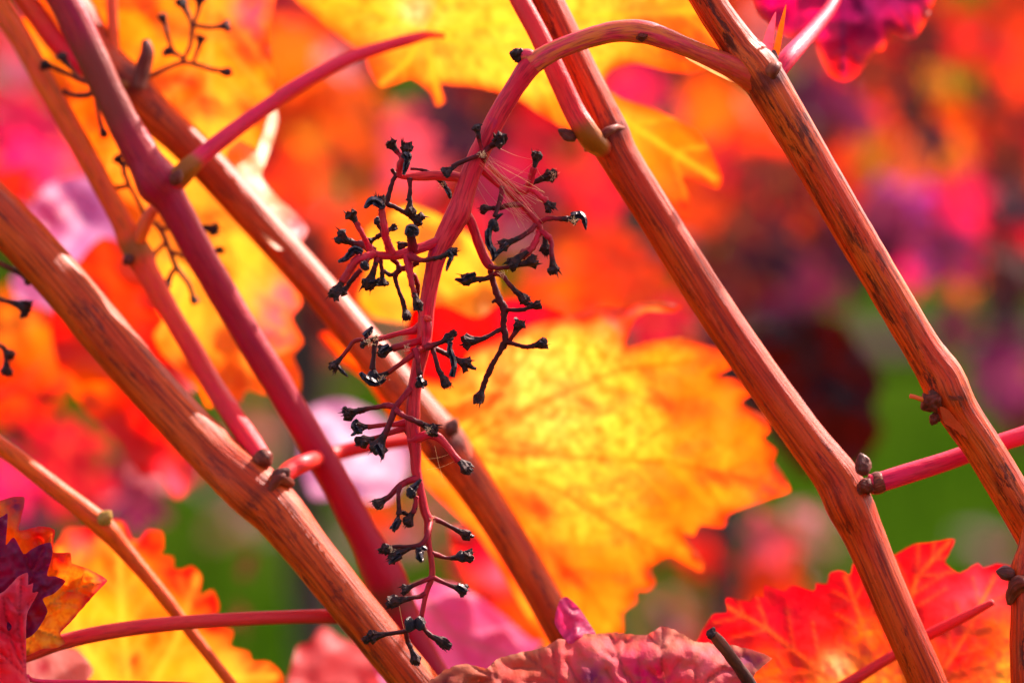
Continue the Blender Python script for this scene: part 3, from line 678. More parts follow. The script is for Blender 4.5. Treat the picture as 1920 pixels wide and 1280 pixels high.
# --- far right stump with round bud
S = thing('vine_cane', P(1935, 1420, 2), 'short upright cane with grey round bud at its torn node', 'cane', 'woody vine canes')
tube('wood', [(1936, 960, 3, 30), (1928, 1020, 2, 34), (1924, 1060, 2, 52), (1922, 1095, 2, 60), (1926, 1135, 1, 58), (1926, 1200, 1, 62), (1928, 1290, 1, 64), (1932, 1420, 2, 64)], M_CANE, S, sides=24, ridge=0.04, rough=0.03)
egg('bud', 1888, 1074, 0, 30, 36, 170, M_BUD, S, 7, 0.1)
tube('torn_ring', [(1893, 1132, 0, 10), (1898, 1112, -1, 24), (1908, 1096, -2, 30), (1925, 1092, -3, 26)], M_NODE, S, rough=0.4)
# --- dark cut twig in front of the dry leaf
T = thing('dry_twig', P(1420, 1310, -2), 'dark dry twig with black tip in front of the curled leaf', 'twig')
tube('stem', [(1338, 1190, -6, 20), (1350, 1204, -5, 24), (1370, 1230, -4, 22), (1400, 1272, -2, 24), (1440, 1340, 0, 26)], M_DRYSTEM, T, sides=12, rough=0.12)
egg('black_tip', 1334, 1188, -6, 24, 18, 150, M_STUB, T, 2, 0.4)

# ================================================================== NEAR LEAVES
def leafthing(px, py, dz, label): return thing('vine_leaf', P(px, py, dz), label, 'leaf')
# big yellow leaf
L1o = [(597, 628), (625, 618), (680, 650), (760, 695), (840, 715), (868, 690), (880, 655), (930, 638), (1000, 606), (1047, 596), (1090, 586), (1128, 576), (1160, 578), (1197, 568), (1240, 565), (1278, 575), (1262, 586), (1215, 584), (1190, 600), (1174, 648),
 (1224, 638), (1278, 632), (1320, 646), (1368, 656), (1380, 684), (1343, 706), (1380, 710), (1414, 734), (1390, 756), (1434, 779), (1444, 806), (1432, 822), (1456, 844), (1451, 864), (1470, 892), (1482, 920), (1447, 933), (1405, 948), (1366, 964), (1356, 988), (1313, 984), (1301, 1004),
 (1280, 1000), (1318, 1050), (1316, 1072), (1290, 1060), (1256, 1042), (1221, 1062), (1229, 1092), (1215, 1107), (1192, 1108), (1193, 1128), (1169, 1148), (1166, 1188), (1130, 1200), (1060, 1240), (1010, 1190), (960, 1110), (900, 1010), (850, 960), (800, 910), (775, 850), (735, 790), (690, 720), (640, 680)]
lf = leafthing(850, 840, 60, 'large glowing yellow leaf with orange teeth and red tip behind the bunch stem')
vb = (855, 835)
blade('blade', L1o, lf, YEL, dz=84, tilt=(-0.035, 0.03), wav=7, wscale=150, step=8, seed=1.0,
      spots=[(1480, 915, 45, CRIM), (1340, 690, 70, VERM), (1410, 740, 40, VERM), (1220, 660, 60, GOLD), (1250, 1070, 120, GOLD), (1100, 1150, 140, GOLD), (640, 660, 110, ORA), (720, 740, 80, ORA), (830, 950, 60, ORA), (960, 1060, 60, VERM), (1330, 900, 120, GOLD), (1170, 580, 50, PINK), (1270, 575, 30, CREAM), (1090, 590, 40, VERM), (1430, 860, 50, ORA), (1400, 800, 45, ORA), (1300, 760, 70, ORA), (1270, 940, 60, ORA), (1120, 1080, 70, ORA), (950, 960, 60, ORA), (1450, 930, 40, CRIM), (1360, 980, 30, VERM), (963, 738, 14, VERM), (1000, 600, 30, VERM), (960, 680, 90, (0.84, 0.50, 0.10)), (1030, 770, 90, (0.84, 0.48, 0.08))],
      veins=[[vb, (1000, 852), (1262, 867), (1470, 912)], [vb, (1000, 760), (1170, 690), (1370, 672)], [vb, (930, 740), (1000, 650), (1040, 605)], [vb, (960, 960), (1080, 1080), (1160, 1180)], [vb, (1050, 920), (1200, 1010), (1300, 1060)]],
      vcol=(0.70, 0.12, 0.005), vw=4.5, mott=(0.79, 0.19, 0.008), mscale=19, mamt=0.72, edge=VERM, ew=17, roll=2)
# top yellow leaf (on petiole H)
L2o = [(600, 40), (650, 80), (681, 100), (690, 125), (700, 146), (714, 163), (745, 156), (772, 147), (806, 172), (818, 200), (834, 190), (825, 158), (850, 160), (887, 162), (931, 172), (972, 187), (1017, 217), (1057, 240), (1100, 268), (1200, 330), (1265, 395), (1297, 404), (1292, 367), (1277, 332), (1313, 340), (1345, 354), (1354, 333), (1333, 283), (1302, 243), (1233, 207), (1170, 186),
 (1142, 170), (1134, 148), (1152, 130), (1193, 120), (1250, 133), (1307, 136), (1372, 90), (1340, -60), (1200, -120), (900, -140), (700, -120), (560, -60), (545, -10)]
pb = (797, 66)
lf2 = blade('leaf', L2o, E, YEL, dz=78, tilt=(-0.022, 0.03), wav=4, wscale=200, step=8, seed=4.0,
      spots=[(610, 70, 70, ORA), (700, 130, 50, VERM), (820, 185, 35, VERM), (760, 135, 40, ORA), (1280, 70, 100, ORA), (1300, 110, 70, VERM), (1270, 270, 130, ORA), (1340, 330, 60, VERM), (1290, 385, 50, RED), (1180, 150, 40, ORA), (1030, 215, 40, ORA), (640, -20, 70, GOLD), (780, 20, 30, CREAM)],
      veins=[[pb, (900, 90), (1050, 150), (1340, 335)], [pb, (950, 40), (1150, 30), (1340, 20)], [pb, (760, 120), (715, 158)], [pb, (700, 20), (580, -20)], [pb, (850, -40), (950, -130)], [pb, (810, 130), (824, 192)]],
      vcol=(0.80, 0.40, 0.02), vw=5, mott=(0.78, 0.18, 0.007), mscale=22, mamt=0.6, edge=VERM, ew=13)
lf2['label'] = 'bright yellow leaf blade with orange rim along the top'
# left orange leaf
L3o = [(40, 40), (130, -80), (330, -110), (520, -80), (505, 60), (515, 150), (500, 230), (480, 300), (500, 370), (540, 430), (545, 500), (566, 566), (547, 596), (568, 640), (550, 667), (564, 702), (560, 738), (500, 740), (463, 732), (450, 756), (420, 750), (390, 764), (375, 735), (340, 700), (302, 660), (287, 627), (305, 600), (293, 575), (285, 500), (240, 430), (190, 330), (120, 260), (60, 130)]
lf = leafthing(300, 20, 76, 'long hanging orange and yellow leaf behind the purple shoot')
blade('blade', L3o, lf, ORA, dz=90, tilt=(-0.02, 0.015), wav=8, wscale=140, step=8, seed=7.0,
      spots=[(390, 610, 150, YEL), (390, 470, 130, YEL), (370, 220, 90, YEL), (310, 300, 60, YEL), (380, 50, 110, GOLD), (520, 620, 60, PINK), (540, 560, 40, PINK), (540, 690, 40, ORA), (360, 720, 60, RED), (300, 640, 40, ORA), (470, 80, 60, VERM), (480, 20, 40, PINK), (430, 720, 80, ORA), (100, 100, 60, GOLD), (350, 170, 40, VERM)],
      veins=[[(400, -60), (390, 200), (400, 450), (470, 730)], [(390, 200), (470, 330), (540, 420)], [(400, 420), (330, 560), (300, 630)], [(390, 100), (250, 250), (200, 320)]],
      vcol=(0.78, 0.30, 0.03), vw=6, mott=GOLD, mscale=40, mamt=0.4, edge=ORA, ew=14)
# its folded-over lobe, tilted to the sun, with sun glare painted in as cream
k_ = pxm(70) * 1000
gx, gy = GLINT.dot(RT) / -GLINT.dot(FWD) * k_, -GLINT.dot(UP) / -GLINT.dot(FWD) * k_
blade('folded_lobe', [(425, 285), (470, 248), (512, 200), (520, 230), (500, 300), (490, 332), (520, 370), (560, 405), (578, 432), (560, 460), (520, 468), (480, 425), (440, 352)], lf, CREAM, dz=78, tilt=(gx * .8, gy * .8), wav=3, wscale=80, step=7, seed=9, spots=[(560, 430, 40, PINK), (440, 300, 30, GOLD)])
# left red leaf
lf = leafthing(160, 470, 150, 'soft blurred scarlet leaf hanging below the thick brown cane')
blade('blade', [(140, 500), (190, 445), (255, 468), (300, 540), (335, 640), (372, 700), (352, 760), (372, 830), (362, 905), (330, 935), (300, 890), (262, 890), (215, 820), (160, 770), (110, 690), (95, 600)], lf, RED, dz=150, tilt=(0.05, 0), wav=8, step=11, seed=11,
      spots=[(220, 500, 90, VERM), (170, 720, 50, ORA), (330, 900, 40, PINK), (200, 600, 50, VERM)], veins=[[(170, 470), (250, 650), (350, 900)]], vcol=VERM, vw=7)
lf = leafthing(20, 600, 170, 'blurred orange and red leaf at the dark berry stubs below the brown cane')
blade('blade', [(-80, 600), (-20, 560), (60, 570), (130, 600), (170, 660), (130, 720), (80, 760), (30, 740), (-60, 760)], lf, VERM, dz=175, wav=8, step=11, seed=12, spots=[(80, 640, 60, ORA), (20, 600, 50, GOLD)], edge=RED)
# yellow leaf and red leaf behind the bunch stem
lf = leafthing(700, 420, 120, 'small blurred yellow leaf behind the left branches of the bunch stem')
blade('blade', [(690, 430), (770, 385), (850, 420), (905, 465), (932, 525), (935, 590), (880, 602), (815, 585), (760, 605), (700, 595), (672, 560), (690, 500)], lf, YEL, dz=120, wav=8, step=10, seed=13, spots=[(690, 580, 40, GOLD), (930, 560, 40, GOLD)], veins=[[(700, 430), (800, 500), (925, 580)]], vcol=GOLD, vw=6)
lf = leafthing(790, 580, 105, 'narrow scarlet leaf glimpsed between bunch stem and big yellow leaf')
blade('blade', [(770, 580), (830, 572), (895, 596), (950, 560), (1005, 570), (1060, 590), (1010, 620), (940, 650), (880, 670), (865, 730), (830, 775), (770, 750), (760, 660)], lf, RED, dz=105, wav=6, step=10, seed=14, spots=[(980, 590, 40, CRIM)])
# red and yellow veined leaf, lower right
L7o = [(1300, 1215), (1335, 1153), (1363, 1147), (1362, 1120), (1405, 1127), (1415, 1115), (1432, 1120), (1433, 1096), (1470, 1107), (1488, 1096), (1527, 1107), (1530, 1092), (1550, 1094), (1557, 1073), (1578, 1069), (1594, 1078), (1601, 1055), (1625, 1066), (1660, 1052), (1684, 1036), (1713, 1020), (1748, 1016), (1790, 1010), (1778, 1040), (1772, 1053), (1798, 1074), (1833, 1055), (1844, 1064), (1868, 1056), (1895, 1060), (1960, 1075), (2030, 1120), (2050, 1330), (1500, 1340), (1310, 1320), (1290, 1260)]
lf = leafthing(1640, 1330, 34, 'bright red leaf with yellow veins at the foot of the smooth red cane')
b7 = (1660, 1330)
blade('blade', L7o, lf, RED, dz=38, tilt=(0.0, -0.03), wav=3.5, wscale=150, step=6, seed=17, teeth=1.5,
      spots=[(1600, 1245, 50, ORA), (1560, 1280, 45, GOLD), (1620, 1180, 28, GOLD), (1840, 1120, 70, PINK), (1860, 1180, 60, VERM), (1740, 1275, 55, GOLD), (1890, 1265, 70, YEL), (1640, 1290, 50, YEL), (1850, 1210, 30, ORA), (1480, 1130, 60, CRIM), (1440, 1260, 40, ORA), (1560, 1130, 60, RED), (1570, 1250, 25, CREAM), (1800, 1230, 50, RED)],
      veins=[[b7, (1620, 1180), (1585, 1080)], [b7, (1700, 1150), (1720, 1080), (1780, 1015)], [b7, (1540, 1260), (1440, 1180), (1350, 1130)], [b7, (1760, 1270), (1810, 1190), (1865, 1080)], [b7, (1780, 1290), (1900, 1250), (2020, 1200)], [b7, (1500, 1290), (1330, 1250)]],
      vcol=(0.76, 0.17, 0.02), vw=3.4, mott=(0.62, 0.035, 0.03), mscale=26, mamt=0.6, edge=(0.60, 0.008, 0.010), ew=34, groove=0.28)
tube('petiole', [(1560, 1300, 30, 26), (1620, 1262, 29, 22), (1680, 1225, 28, 20), (1740, 1190, 26, 22), (1800, 1160, 24, 20), (1862, 1128, 22, 12)], M_PETIOLE_R, lf, sides=12)
# curled dry leaf, bottom
L8o = [(790, 1290), (837, 1254), (868, 1243), (888, 1247), (912, 1252), (930, 1235), (968, 1224), (1022, 1212), (1046, 1197), (1068, 1198), (1080, 1186), (1115, 1188), (1153, 1185), (1211, 1190), (1242, 1173), (1273, 1184), (1300, 1200), (1340, 1206), (1380, 1210), (1420, 1220), (1448, 1233), (1430, 1248), (1412, 1272), (1440, 1340), (1100, 1380), (780, 1350)]
lf = leafthing(1150, 1340, 8, 'curled withering pink and brown leaf beneath the bunch stem tip')
blade('blade', L8o, lf, (0.66, 0.050, 0.060), dz=4, tilt=(0, -0.10), wav=7, wscale=110, step=5, seed=21, mat=M_LEAF_DRY, teeth=2.5,
      spots=[(880, 1270, 60, BROWN), (990, 1245, 50, (0.46, 0.07, 0.03)), (1130, 1250, 60, (0.80, 0.15, 0.15)), (1210, 1270, 60, MAG), (1110, 1270, 30, PURP), (1250, 1200, 30, (0.60, 0.22, 0.16)), (1400, 1235, 50, PURP), (1330, 1240, 50, (0.76, 0.15, 0.16)), (830, 1270, 30, (0.15, 0.02, 0.02))],
      veins=[[(1260, 1360), (1170, 1260), (1145, 1190)], [(1260, 1360), (1240, 1240), (1244, 1178)], [(1260, 1360), (1060, 1290), (985, 1225)], [(1260, 1360), (1330, 1270), (1400, 1225)], [(1000, 1330), (930, 1270), (890, 1250)]],
      vcol=(0.30, 0.06, 0.05), vw=2.5, mott=(0.42, 0.10, 0.05), mscale=24, mamt=0.6, edge=(0.56, 0.20, 0.10), ew=9, groove=1.0)
blade('raised_lobe', [(1040, 1168), (1048, 1128), (1062, 1118), (1085, 1138), (1105, 1168), (1118, 1192), (1085, 1200), (1066, 1206)], lf, (0.60, 0.05, 0.20), dz=16, tilt=(0.05, -0.08), wav=3, wscale=50, step=5, seed=22, mott=(0.45, 0.02, 0.10), mscale=12)
# leaf bottom left: yellow face with purple and pink folds
lf = leafthing(50, 1265, 4, 'sharp leaf with yellow face, purple lobes and pink fold beside a pink stalk')
blade('blade', [(-60, 950), (0, 938), (22, 931), (46, 933), (40, 969), (36, 994), (75, 986), (102, 993), (100, 1034), (132, 1036), (135, 1055), (166, 1066), (201, 1087), (180, 1111), (150, 1145), (133, 1165), (113, 1187), (123, 1203), (108, 1213), (79, 1216), (49, 1228), (0, 1225), (-60, 1200)], lf, (0.84, 0.38, 0.015), dz=7, wav=3, wscale=60, step=4.5, seed=25, teeth=1.0,
      spots=[(70, 1005, 50, RED), (115, 1050, 30, RED), (30, 945, 32, PURP), (195, 1088, 18, MAG), (165, 1120, 22, RED), (150, 1080, 26, GOLD), (70, 1190, 40, YEL), (5, 1005, 30, ORA), (130, 1110, 16, VERM)],
      veins=[[(50, 1230), (70, 1150), (120, 1110), (195, 1088)], [(70, 1180), (110, 1195)], [(60, 1170), (80, 1060), (98, 1000)]], vcol=(0.45, 0.22, 0.03), vw=1.6, mott=VERM, mscale=13, mamt=0.5, edge=CRIM, ew=5, groove=1.0)
blade('purple_lobe', [(-60, 975), (0, 969), (14, 962), (13, 990), (11, 1021), (26, 1007), (44, 1038), (58, 1030), (75, 1021), (95, 1017), (98, 1040), (88, 1078), (104, 1080), (123, 1089), (101, 1112), (80, 1122), (89, 1146), (70, 1180), (50, 1196), (10, 1190), (-60, 1180)], lf, PURP, dz=2, tilt=(0.02, -0.01), wav=3, wscale=50, step=4.5, seed=26,
      spots=[(70, 1150, 26, (0.30, 0.01, 0.02)), (10, 1075, 30, (0.28, 0.01, 0.07))], veins=[[(40, 1200), (50, 1100), (80, 1030)], [(45, 1150), (80, 1110), (118, 1090)]], vcol=(0.30, 0.03, 0.10), vw=1.6, edge=(0.25, 0.01, 0.10), ew=4, groove=1.2, mott=(0.22, 0.012, 0.07), mscale=14)
blade('pink_fold', [(-60, 1120), (0, 1112), (22, 1093), (34, 1080), (52, 1073), (53, 1096), (62, 1092), (61, 1110), (72, 1109), (58, 1135), (51, 1150), (49, 1178), (50, 1262), (56, 1276), (40, 1300), (-60, 1330)], lf, (0.84, 0.030, 0.070), dz=-4, tilt=(0.05, 0), wav=3, wscale=60, step=4.5, seed=27,
      spots=[(10, 1250, 40, (0.86, 0.03, 0.04)), (30, 1130, 25, (0.84, 0.07, 0.13))], veins=[[(52, 1270), (35, 1180), (40, 1085)], [(52, 1270), (20, 1200), (5, 1120)], [(52, 1270), (20, 1240), (-40, 1190)]], vcol=(0.58, 0.02, 0.05), vw=1.5, edge=(0.84, 0.14, 0.20), ew=4, groove=0.9)
tube('petiole', [(50, 1268, -2, 12), (70, 1276, 0, 9), (150, 1278, 3, 9), (280, 1280, 6, 9), (400, 1286, 8, 9), (560, 1310, 12, 9)], M_PETIOLE_M, lf, sides=10)
# pink petiole crossing from the brown cane to the lower left
tube('petiole', [(-60, 1262, 14.0, 26), (50, 1228, 15.8, 26), (120, 1202, 17.0, 29), (220, 1181, 18.5, 29), (330, 1168, 20.2, 27), (450, 1160, 22.0, 26), (550, 1156, 26.0, 26), (625, 1155, 29.4, 28), (660, 1158, 31.0, 28)], M_PETIOLE_R, D, sides=16)
# lower left yellow leaf with red teeth
L10o = [(60, 1080), (112, 1012), (124, 990), (165, 988), (214, 974), (233, 980), (247, 1010), (262, 1012), (277, 994), (304, 998), (306, 1029), (297, 1040), (324, 1044), (325, 1064), (340, 1068), (360, 1061), (377, 1081), (374, 1116), (398, 1106), (410, 1137), (402, 1168), (436, 1182), (430, 1212), (465, 1222), (472, 1240), (503, 1241), (528, 1266), (520, 1310), (430, 1350), (60, 1350), (30, 1250)]
lf = leafthing(240, 1340, 95, 'blurred yellow leaf with rounded red teeth in the lower left')
blade('blade', L10o, lf, (0.78, 0.32, 0.012), dz=95, tilt=(-0.02, 0.03), wav=5, wscale=170, step=8, seed=31,
      spots=[(235, 985, 40, RED), (290, 1010, 50, RED), (350, 1080, 60, RED), (400, 1140, 40, VERM), (480, 1250, 50, RED), (150, 1000, 50, PINK), (200, 1060, 60, ORA), (430, 1240, 60, YEL), (200, 1250, 60, GOLD), (300, 1180, 50, ORA), (250, 1240, 30, RED), (100, 1250, 50, PINK)],
      veins=[[(250, 1350), (230, 1180), (220, 985)], [(250, 1350), (330, 1200), (370, 1080)], [(250, 1350), (420, 1270), (515, 1268)], [(250, 1350), (150, 1200), (110, 1030)]], vcol=YEL, vw=7, mott=GOLD, mscale=35, mamt=0.5, edge=RED, ew=30)
lf = leafthing(110, 1290, 60, 'pale pink leaf under the long pink stalk in the lower left')
blade('blade', [(40, 1240), (90, 1220), (140, 1215), (175, 1255), (150, 1290), (110, 1310), (40, 1300)], lf, (0.66, 0.20, 0.16), dz=55, tilt=(gx * .6, gy * .6), wav=3, step=7, seed=33, spots=[(80, 1250, 15, CRIM)])
# magenta leaf, top right
lf = leafthing(1590, -60, 72, 'magenta red pointed leaf hanging above the rightmost cane')
blade('blade', [(1400, -60), (1418, 20), (1440, 45), (1480, 70), (1520, 65), (1532, 95), (1553, 140), (1582, 154), (1612, 138), (1640, 98), (1656, 96), (1672, 62), (1690, 72), (1716, 72), (1742, 28), (1758, -30), (1740, -120), (1420, -130)], lf, (0.50, 0.008, 0.10), dz=72, tilt=(0.0, -0.02), wav=7, wscale=80, step=8, seed=35,
      spots=[(1580, 120, 60, RED), (1700, 50, 40, RED), (1620, 10, 60, PURP), (1520, 40, 40, MAG), (1690, -10, 40, PURP)], veins=[[(1590, -100), (1580, 20), (1582, 140)], [(1590, -100), (1660, -10), (1715, 65)]], vcol=PURP, vw=6, edge=VERM, ew=10)
# dark maroon leaf, its shade put into the near-black base colour
lf = leafthing(1540, 620, 360, 'dark maroon leaf with shade in its colour between the two right canes')
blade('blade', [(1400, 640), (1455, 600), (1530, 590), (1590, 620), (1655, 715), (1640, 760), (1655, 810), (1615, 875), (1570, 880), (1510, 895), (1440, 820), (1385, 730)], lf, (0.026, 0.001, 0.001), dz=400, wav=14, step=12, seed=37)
# tilted pale leaf, the lavender sky reflection painted into its base colour
lf = leafthing(640, 760, 190, 'pale leaf with lavender sky sheen in its colour left of the bunch stem')
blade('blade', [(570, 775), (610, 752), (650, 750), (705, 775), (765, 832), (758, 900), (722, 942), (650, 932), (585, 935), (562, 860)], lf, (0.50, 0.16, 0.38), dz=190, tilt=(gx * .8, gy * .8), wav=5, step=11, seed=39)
lf = leafthing(150, 340, 170, 'pale leaf with lilac sky sheen in its colour behind the thin orange shoot')
blade('blade', [(50, 400), (90, 345), (150, 330), (205, 345), (240, 385), (235, 440), (200, 480), (140, 492), (95, 470), (60, 450)], lf, (0.58, 0.16, 0.42), dz=175, tilt=(gx * .8, gy * .8), wav=6, step=11, seed=47, spots=[(90, 400, 50, (0.62, 0.06, 0.20))])  # lilac base colour carries the sky sheen
lf = leafthing(90, 500, 190, 'pale leaf with painted lilac pink sheen under the thick brown cane')
blade('blade', [(20, 520), (60, 490), (110, 500), (150, 545), (140, 585), (90, 600), (40, 580)], lf, (0.58, 0.12, 0.34), dz=190, tilt=(gx * .8, gy * .8), wav=5, step=11, seed=48)  # pinkish sky sheen put into the base colour as well
# pink leaves at the bottom
lf = leafthing(640, 1300, 110, 'salmon pink leaf behind the lower end of the thick brown cane')
blade('blade', [(540, 1330), (555, 1215), (580, 1203), (605, 1172), (640, 1195), (690, 1215), (740, 1290), (720, 1340)], lf, (0.82, 0.13, 0.13), dz=110, tilt=(gx * .4, gy * .4), wav=5, step=10, seed=41, edge=RED, ew=12)
lf = leafthing(860, 1280, 100, 'hot pink leaf behind the lowest berry stubs')
blade('blade', [(690, 1210), (730, 1130), (790, 1090), (850, 1095), (900, 1120), (960, 1155), (1015, 1188), (1000, 1225), (930, 1260), (860, 1320), (740, 1320)], lf, (0.86, 0.085, 0.32), dz=105, tilt=(gx * .62, gy * .62), wav=5, step=9, seed=43, veins=[[(780, 1100), (850, 1190), (950, 1230)]], vcol=PINK, vw=8)
lf = leafthing(960, 1150, 115, 'red orange leaf edge left of the rust brown cane')
blade('blade', [(840, 990), (900, 985), (960, 1030), (1010, 1100), (1050, 1190), (1000, 1200), (940, 1150), (890, 1110), (860, 1060)], lf, VERM, dz=118, wav=6, step=9, seed=45, spots=[(900, 1030, 60, CRIM), (930, 1080, 30, PINK)])

# ================================================================== BARE BUNCH STEM
GS = thing('bunch_stem', P(1400, 130, 2), 'bare grape bunch stem with black berry stubs arching from the tan cane', 'stem')
def stub_mesh(seed):
    """dry berry scar: flared cup with torn ragged rim and a few shreds, along +Z, unit radius"""
    rr = random.Random(seed); ns = 12; vs = []; fs = []
    prof = [(0.30, -1.75), (0.40, -1.0), (0.52, -0.3), (0.75, 0.25), (1.0, 0.75), (0.95, 1.1), (0.60, 1.25), (0.25, 1.0)]
    for j, (r_, z) in enumerate(prof):
        for k in range(ns):
            a = 2 * math.pi * k / ns
            g = 1 + (0.34 * rr.uniform(-1, 1) if j >= 3 else 0.14 * rr.uniform(-1, 1))
            zz = z + (0.30 * rr.uniform(-1, 1.2) if j in (4, 5, 6) else 0.06 * rr.uniform(-1, 1))
            vs.append((math.cos(a) * r_ * g, math.sin(a) * r_ * g, zz))
        if j:
            b = (j - 1) * ns
            for k in range(ns): fs.append((b + k, b + (k + 1) % ns, b + ns + (k + 1) % ns, b + ns + k))
    fs.append(tuple(range((len(prof) - 1) * ns, len(prof) * ns)))
    for _ in range(rr.randint(2, 5)):
        a = rr.random() * 6.28; r_ = rr.uniform(.3, .9); h = rr.uniform(.5, 1.3); b = len(vs); o_ = rr.uniform(.1, .35)
        cx, cy = math.cos(a) * r_, math.sin(a) * r_
        vs += [(cx - o_ * math.sin(a), cy + o_ * math.cos(a), .7), (cx + o_ * math.sin(a), cy - o_ * math.cos(a), .7), (cx * .6, cy * .6, .8), (cx * rr.uniform(1, 1.7), cy * rr.uniform(1, 1.7), .9 + h)]
        fs += [(b, b + 1, b + 3), (b + 1, b + 2, b + 3), (b + 2, b, b + 3), (b, b + 2, b + 1)]
    me = mesh('berry_stub', vs, fs, False); me.materials.append(M_STUB); return me
STUBS = [stub_mesh(s) for s in range(10)]
def berry_mesh(seed):
    rr = random.Random(seed); vs = []; fs = []; nr, ns = 9, 14
    for j in range(nr):
        ph = math.pi * j / (nr - 1)
        for k in range(ns):
            a = 2 * math.pi * k / ns
            d = Vector((math.sin(ph) * math.cos(a), math.sin(ph) * math.sin(a), math.cos(ph)))
            g = 1 + 0.35 * n3(d.x * 2 + seed, d.y * 2, d.z * 2) - 0.18 * abs(n3(d.x * 4, d.y * 4 + seed, d.z * 4))
            vs.append(d * g)
        if j:
            b = (j - 1) * ns
            for k in range(ns): fs.append((b + k, b + (k + 1) % ns, b + ns + (k + 1) % ns, b + ns + k))
    me = mesh('shrivelled_berry', vs, fs, True); me.materials.append(M_SKIN); return me
BERRIES = [berry_mesh(s) for s in (3, 8, 12)]
rs = random.Random(77)
def stub(px, py, dz, fr, parent, r=9.0, facing=0.0):
    """berry scar at the end of a pedicel coming from pixel fr"""
    p = P(px, py, dz); q = P(fr[0], fr[1], fr[2] if len(fr) > 2 else dz)
    d = (p - q).normalized() - FWD * facing
    return add('berry_stub', rs.choice(STUBS), None, parent, p, orient(d.normalized(), rs.uniform(0, 6.28)), [r * 1.1 * pxm(dz) * rs.uniform(a_, b_) for a_, b_ in ((.75, 1.2), (.75, 1.2), (.85, 1.35))])
def berry(px, py, dz, r, parent):
    return add('shrivelled_berry', rs.choice(BERRIES), None, parent, P(px, py, dz), orient(Vector((rs.gauss(0, 1), rs.gauss(0, 1), rs.gauss(0, 1))).normalized(), 0), (r * pxm(dz), r * pxm(dz) * 1.15, r * pxm(dz) * .9))
def shred(pts, parent, dz=-1.0, seed=0.0):
    """folded scrap of dried skin: ribbon through (px, py, width px)"""
    vs = []; fs = []; a0 = P(pts[0][0], pts[0][1], dz); n = len(pts)
    s = catmull([(p[0], p[1], p[2]) for p in pts], 3); n = len(s)
    for i, (x, y, w_) in enumerate(s):
        x2, y2 = s[min(i + 1, n - 1)][:2]; x1, y1 = s[max(i - 1, 0)][:2]
        l = math.hypot(x2 - x1, y2 - y1) or 1; nx, ny = -(y2 - y1) / l, (x2 - x1) / l
        for k, (u, dd) in enumerate(((-.5, 0), (-.18, -.45), (.15, -.1), (.5, -.5))):
            j = 1 + 0.5 * n3(i * .7, k * 1.3, seed)
            vs.append(P(x + nx * u * w_ * j, y + ny * u * w_ * j, dz + dd * w_ * .12 + 0.6 * n3(i * .5, k, seed + 4)) - a0)
        if i:
            b = (i - 1) * 4
            for k in range(3): fs.append((b + k, b + k + 1, b + 5 + k, b + 4 + k))
    me = mesh('dried_skin', vs, fs, False)
    o = add('dried_skin', me, M_SKIN, parent, a0)
    so = o.modifiers.new('thickness', 'SOLIDIFY'); so.thickness = 0.0004; so.offset = 0
    return o
def twig(pts, parent, t0=0.25, t1=0.95, name='pedicel', mat=None, rough=0.16):
    pts = [(p[0], p[1], p[2], p[3] * 1.12) for p in pts]
    return tube(name, pts, mat or M_PEDICEL, parent, sides=10, sub=6, rough=rough * 2.3, rscale=1300, t0=t0, t1=t1, seed=rs.random() * 50)

RZ = 0
tube('peduncle', [(1462, 190, 2, 40), (1440, 166, 1.5, 62), (1412, 146, 0.5, 58), (1385, 131, 0, 48), (1345, 113, 0, 40), (1295, 92, 0, 36), (1250, 74, 0, 40), (1205, 60, 0, 44), (1150, 60, 0, 40), (1090, 76, 0, 38), (1035, 98, 0, 38), (995, 122, 0, 42)], M_PEDUNCLE, GS, sides=22, sub=7, rough=0.03, t0=1.0, t1=-0.3)
tube('rachis', [(1010, 112, 0, 38), (992, 126, 0, 42), (965, 165, 0, 37), (935, 215, 0, 38), (908, 268, 0, 38), (885, 320, 0, 38), (870, 365, 0, 40), (858, 402, 0, 46), (838, 440, 0, 40), (820, 478, 0, 36), (808, 530, 0, 30), (800, 580, 0, 30), (795, 640, 0, 28), (784, 690, 0, 26), (776, 740, 0, 26), (774, 800, 0, 28), (779, 850, 0, 22), (780, 880, 0, 19),
                (789, 921, 0, 16), (796, 956, 0, 17), (803, 976, 0, 17), (802, 1007, 0, 13), (808, 1043, 0, 11), (810, 1078, 0, 12), (799, 1112, 0, 10), (790, 1156, 0, 9)], M_RACHIS, GS, sides=20, sub=7, rough=0.05, rscale=350, t0=-0.1, t1=0.62)
egg('cut_stub', 972, 103, 0, 26, 30, 170, M_STUB, GS, 12, 0.5)
tube('stub_collar', [(998, 112, 0, 34), (988, 106, 0, 30), (978, 104, 0, 24)], M_PEDUNCLE, GS, sides=14, t0=0.0, t1=0.2)
egg('scar', 1203, 69, -2.2, 22, 18, 270, M_NODE, GS, 13, 0.5)

def branch(pts, t0=0.0, t1=0.7, mat=None, rough=0.08):
    return tube('branch', pts, mat or M_RACHIS, GS, sides=14, sub=5, rough=rough, rscale=600, t0=t0, t1=t1, seed=rs.random() * 50)
# upper twig in front of the rachis
b = branch([(903, 305, 0, 14), (906, 288, -3, 12), (893, 293, -3.5, 9), (872, 301, -3.5, 8), (855, 309, -3.5, 9), (848, 313, -3.5, 10)], 0.5, 1.0, M_PEDICEL, .16)
stub(844, 318, -3.5, (870, 301), b, 10)
twig([(905, 286, -3, 8), (900, 268, -3.5, 7), (897, 252, -4, 9)], b); stub(896, 246, -4, (901, 270), b, 9)
twig([(906, 287, -3, 9), (918, 276, -2, 9), (928, 270, -3, 10)], b, .6); stub(933, 265, -4, (915, 278, 0), b, 12, 1.6)
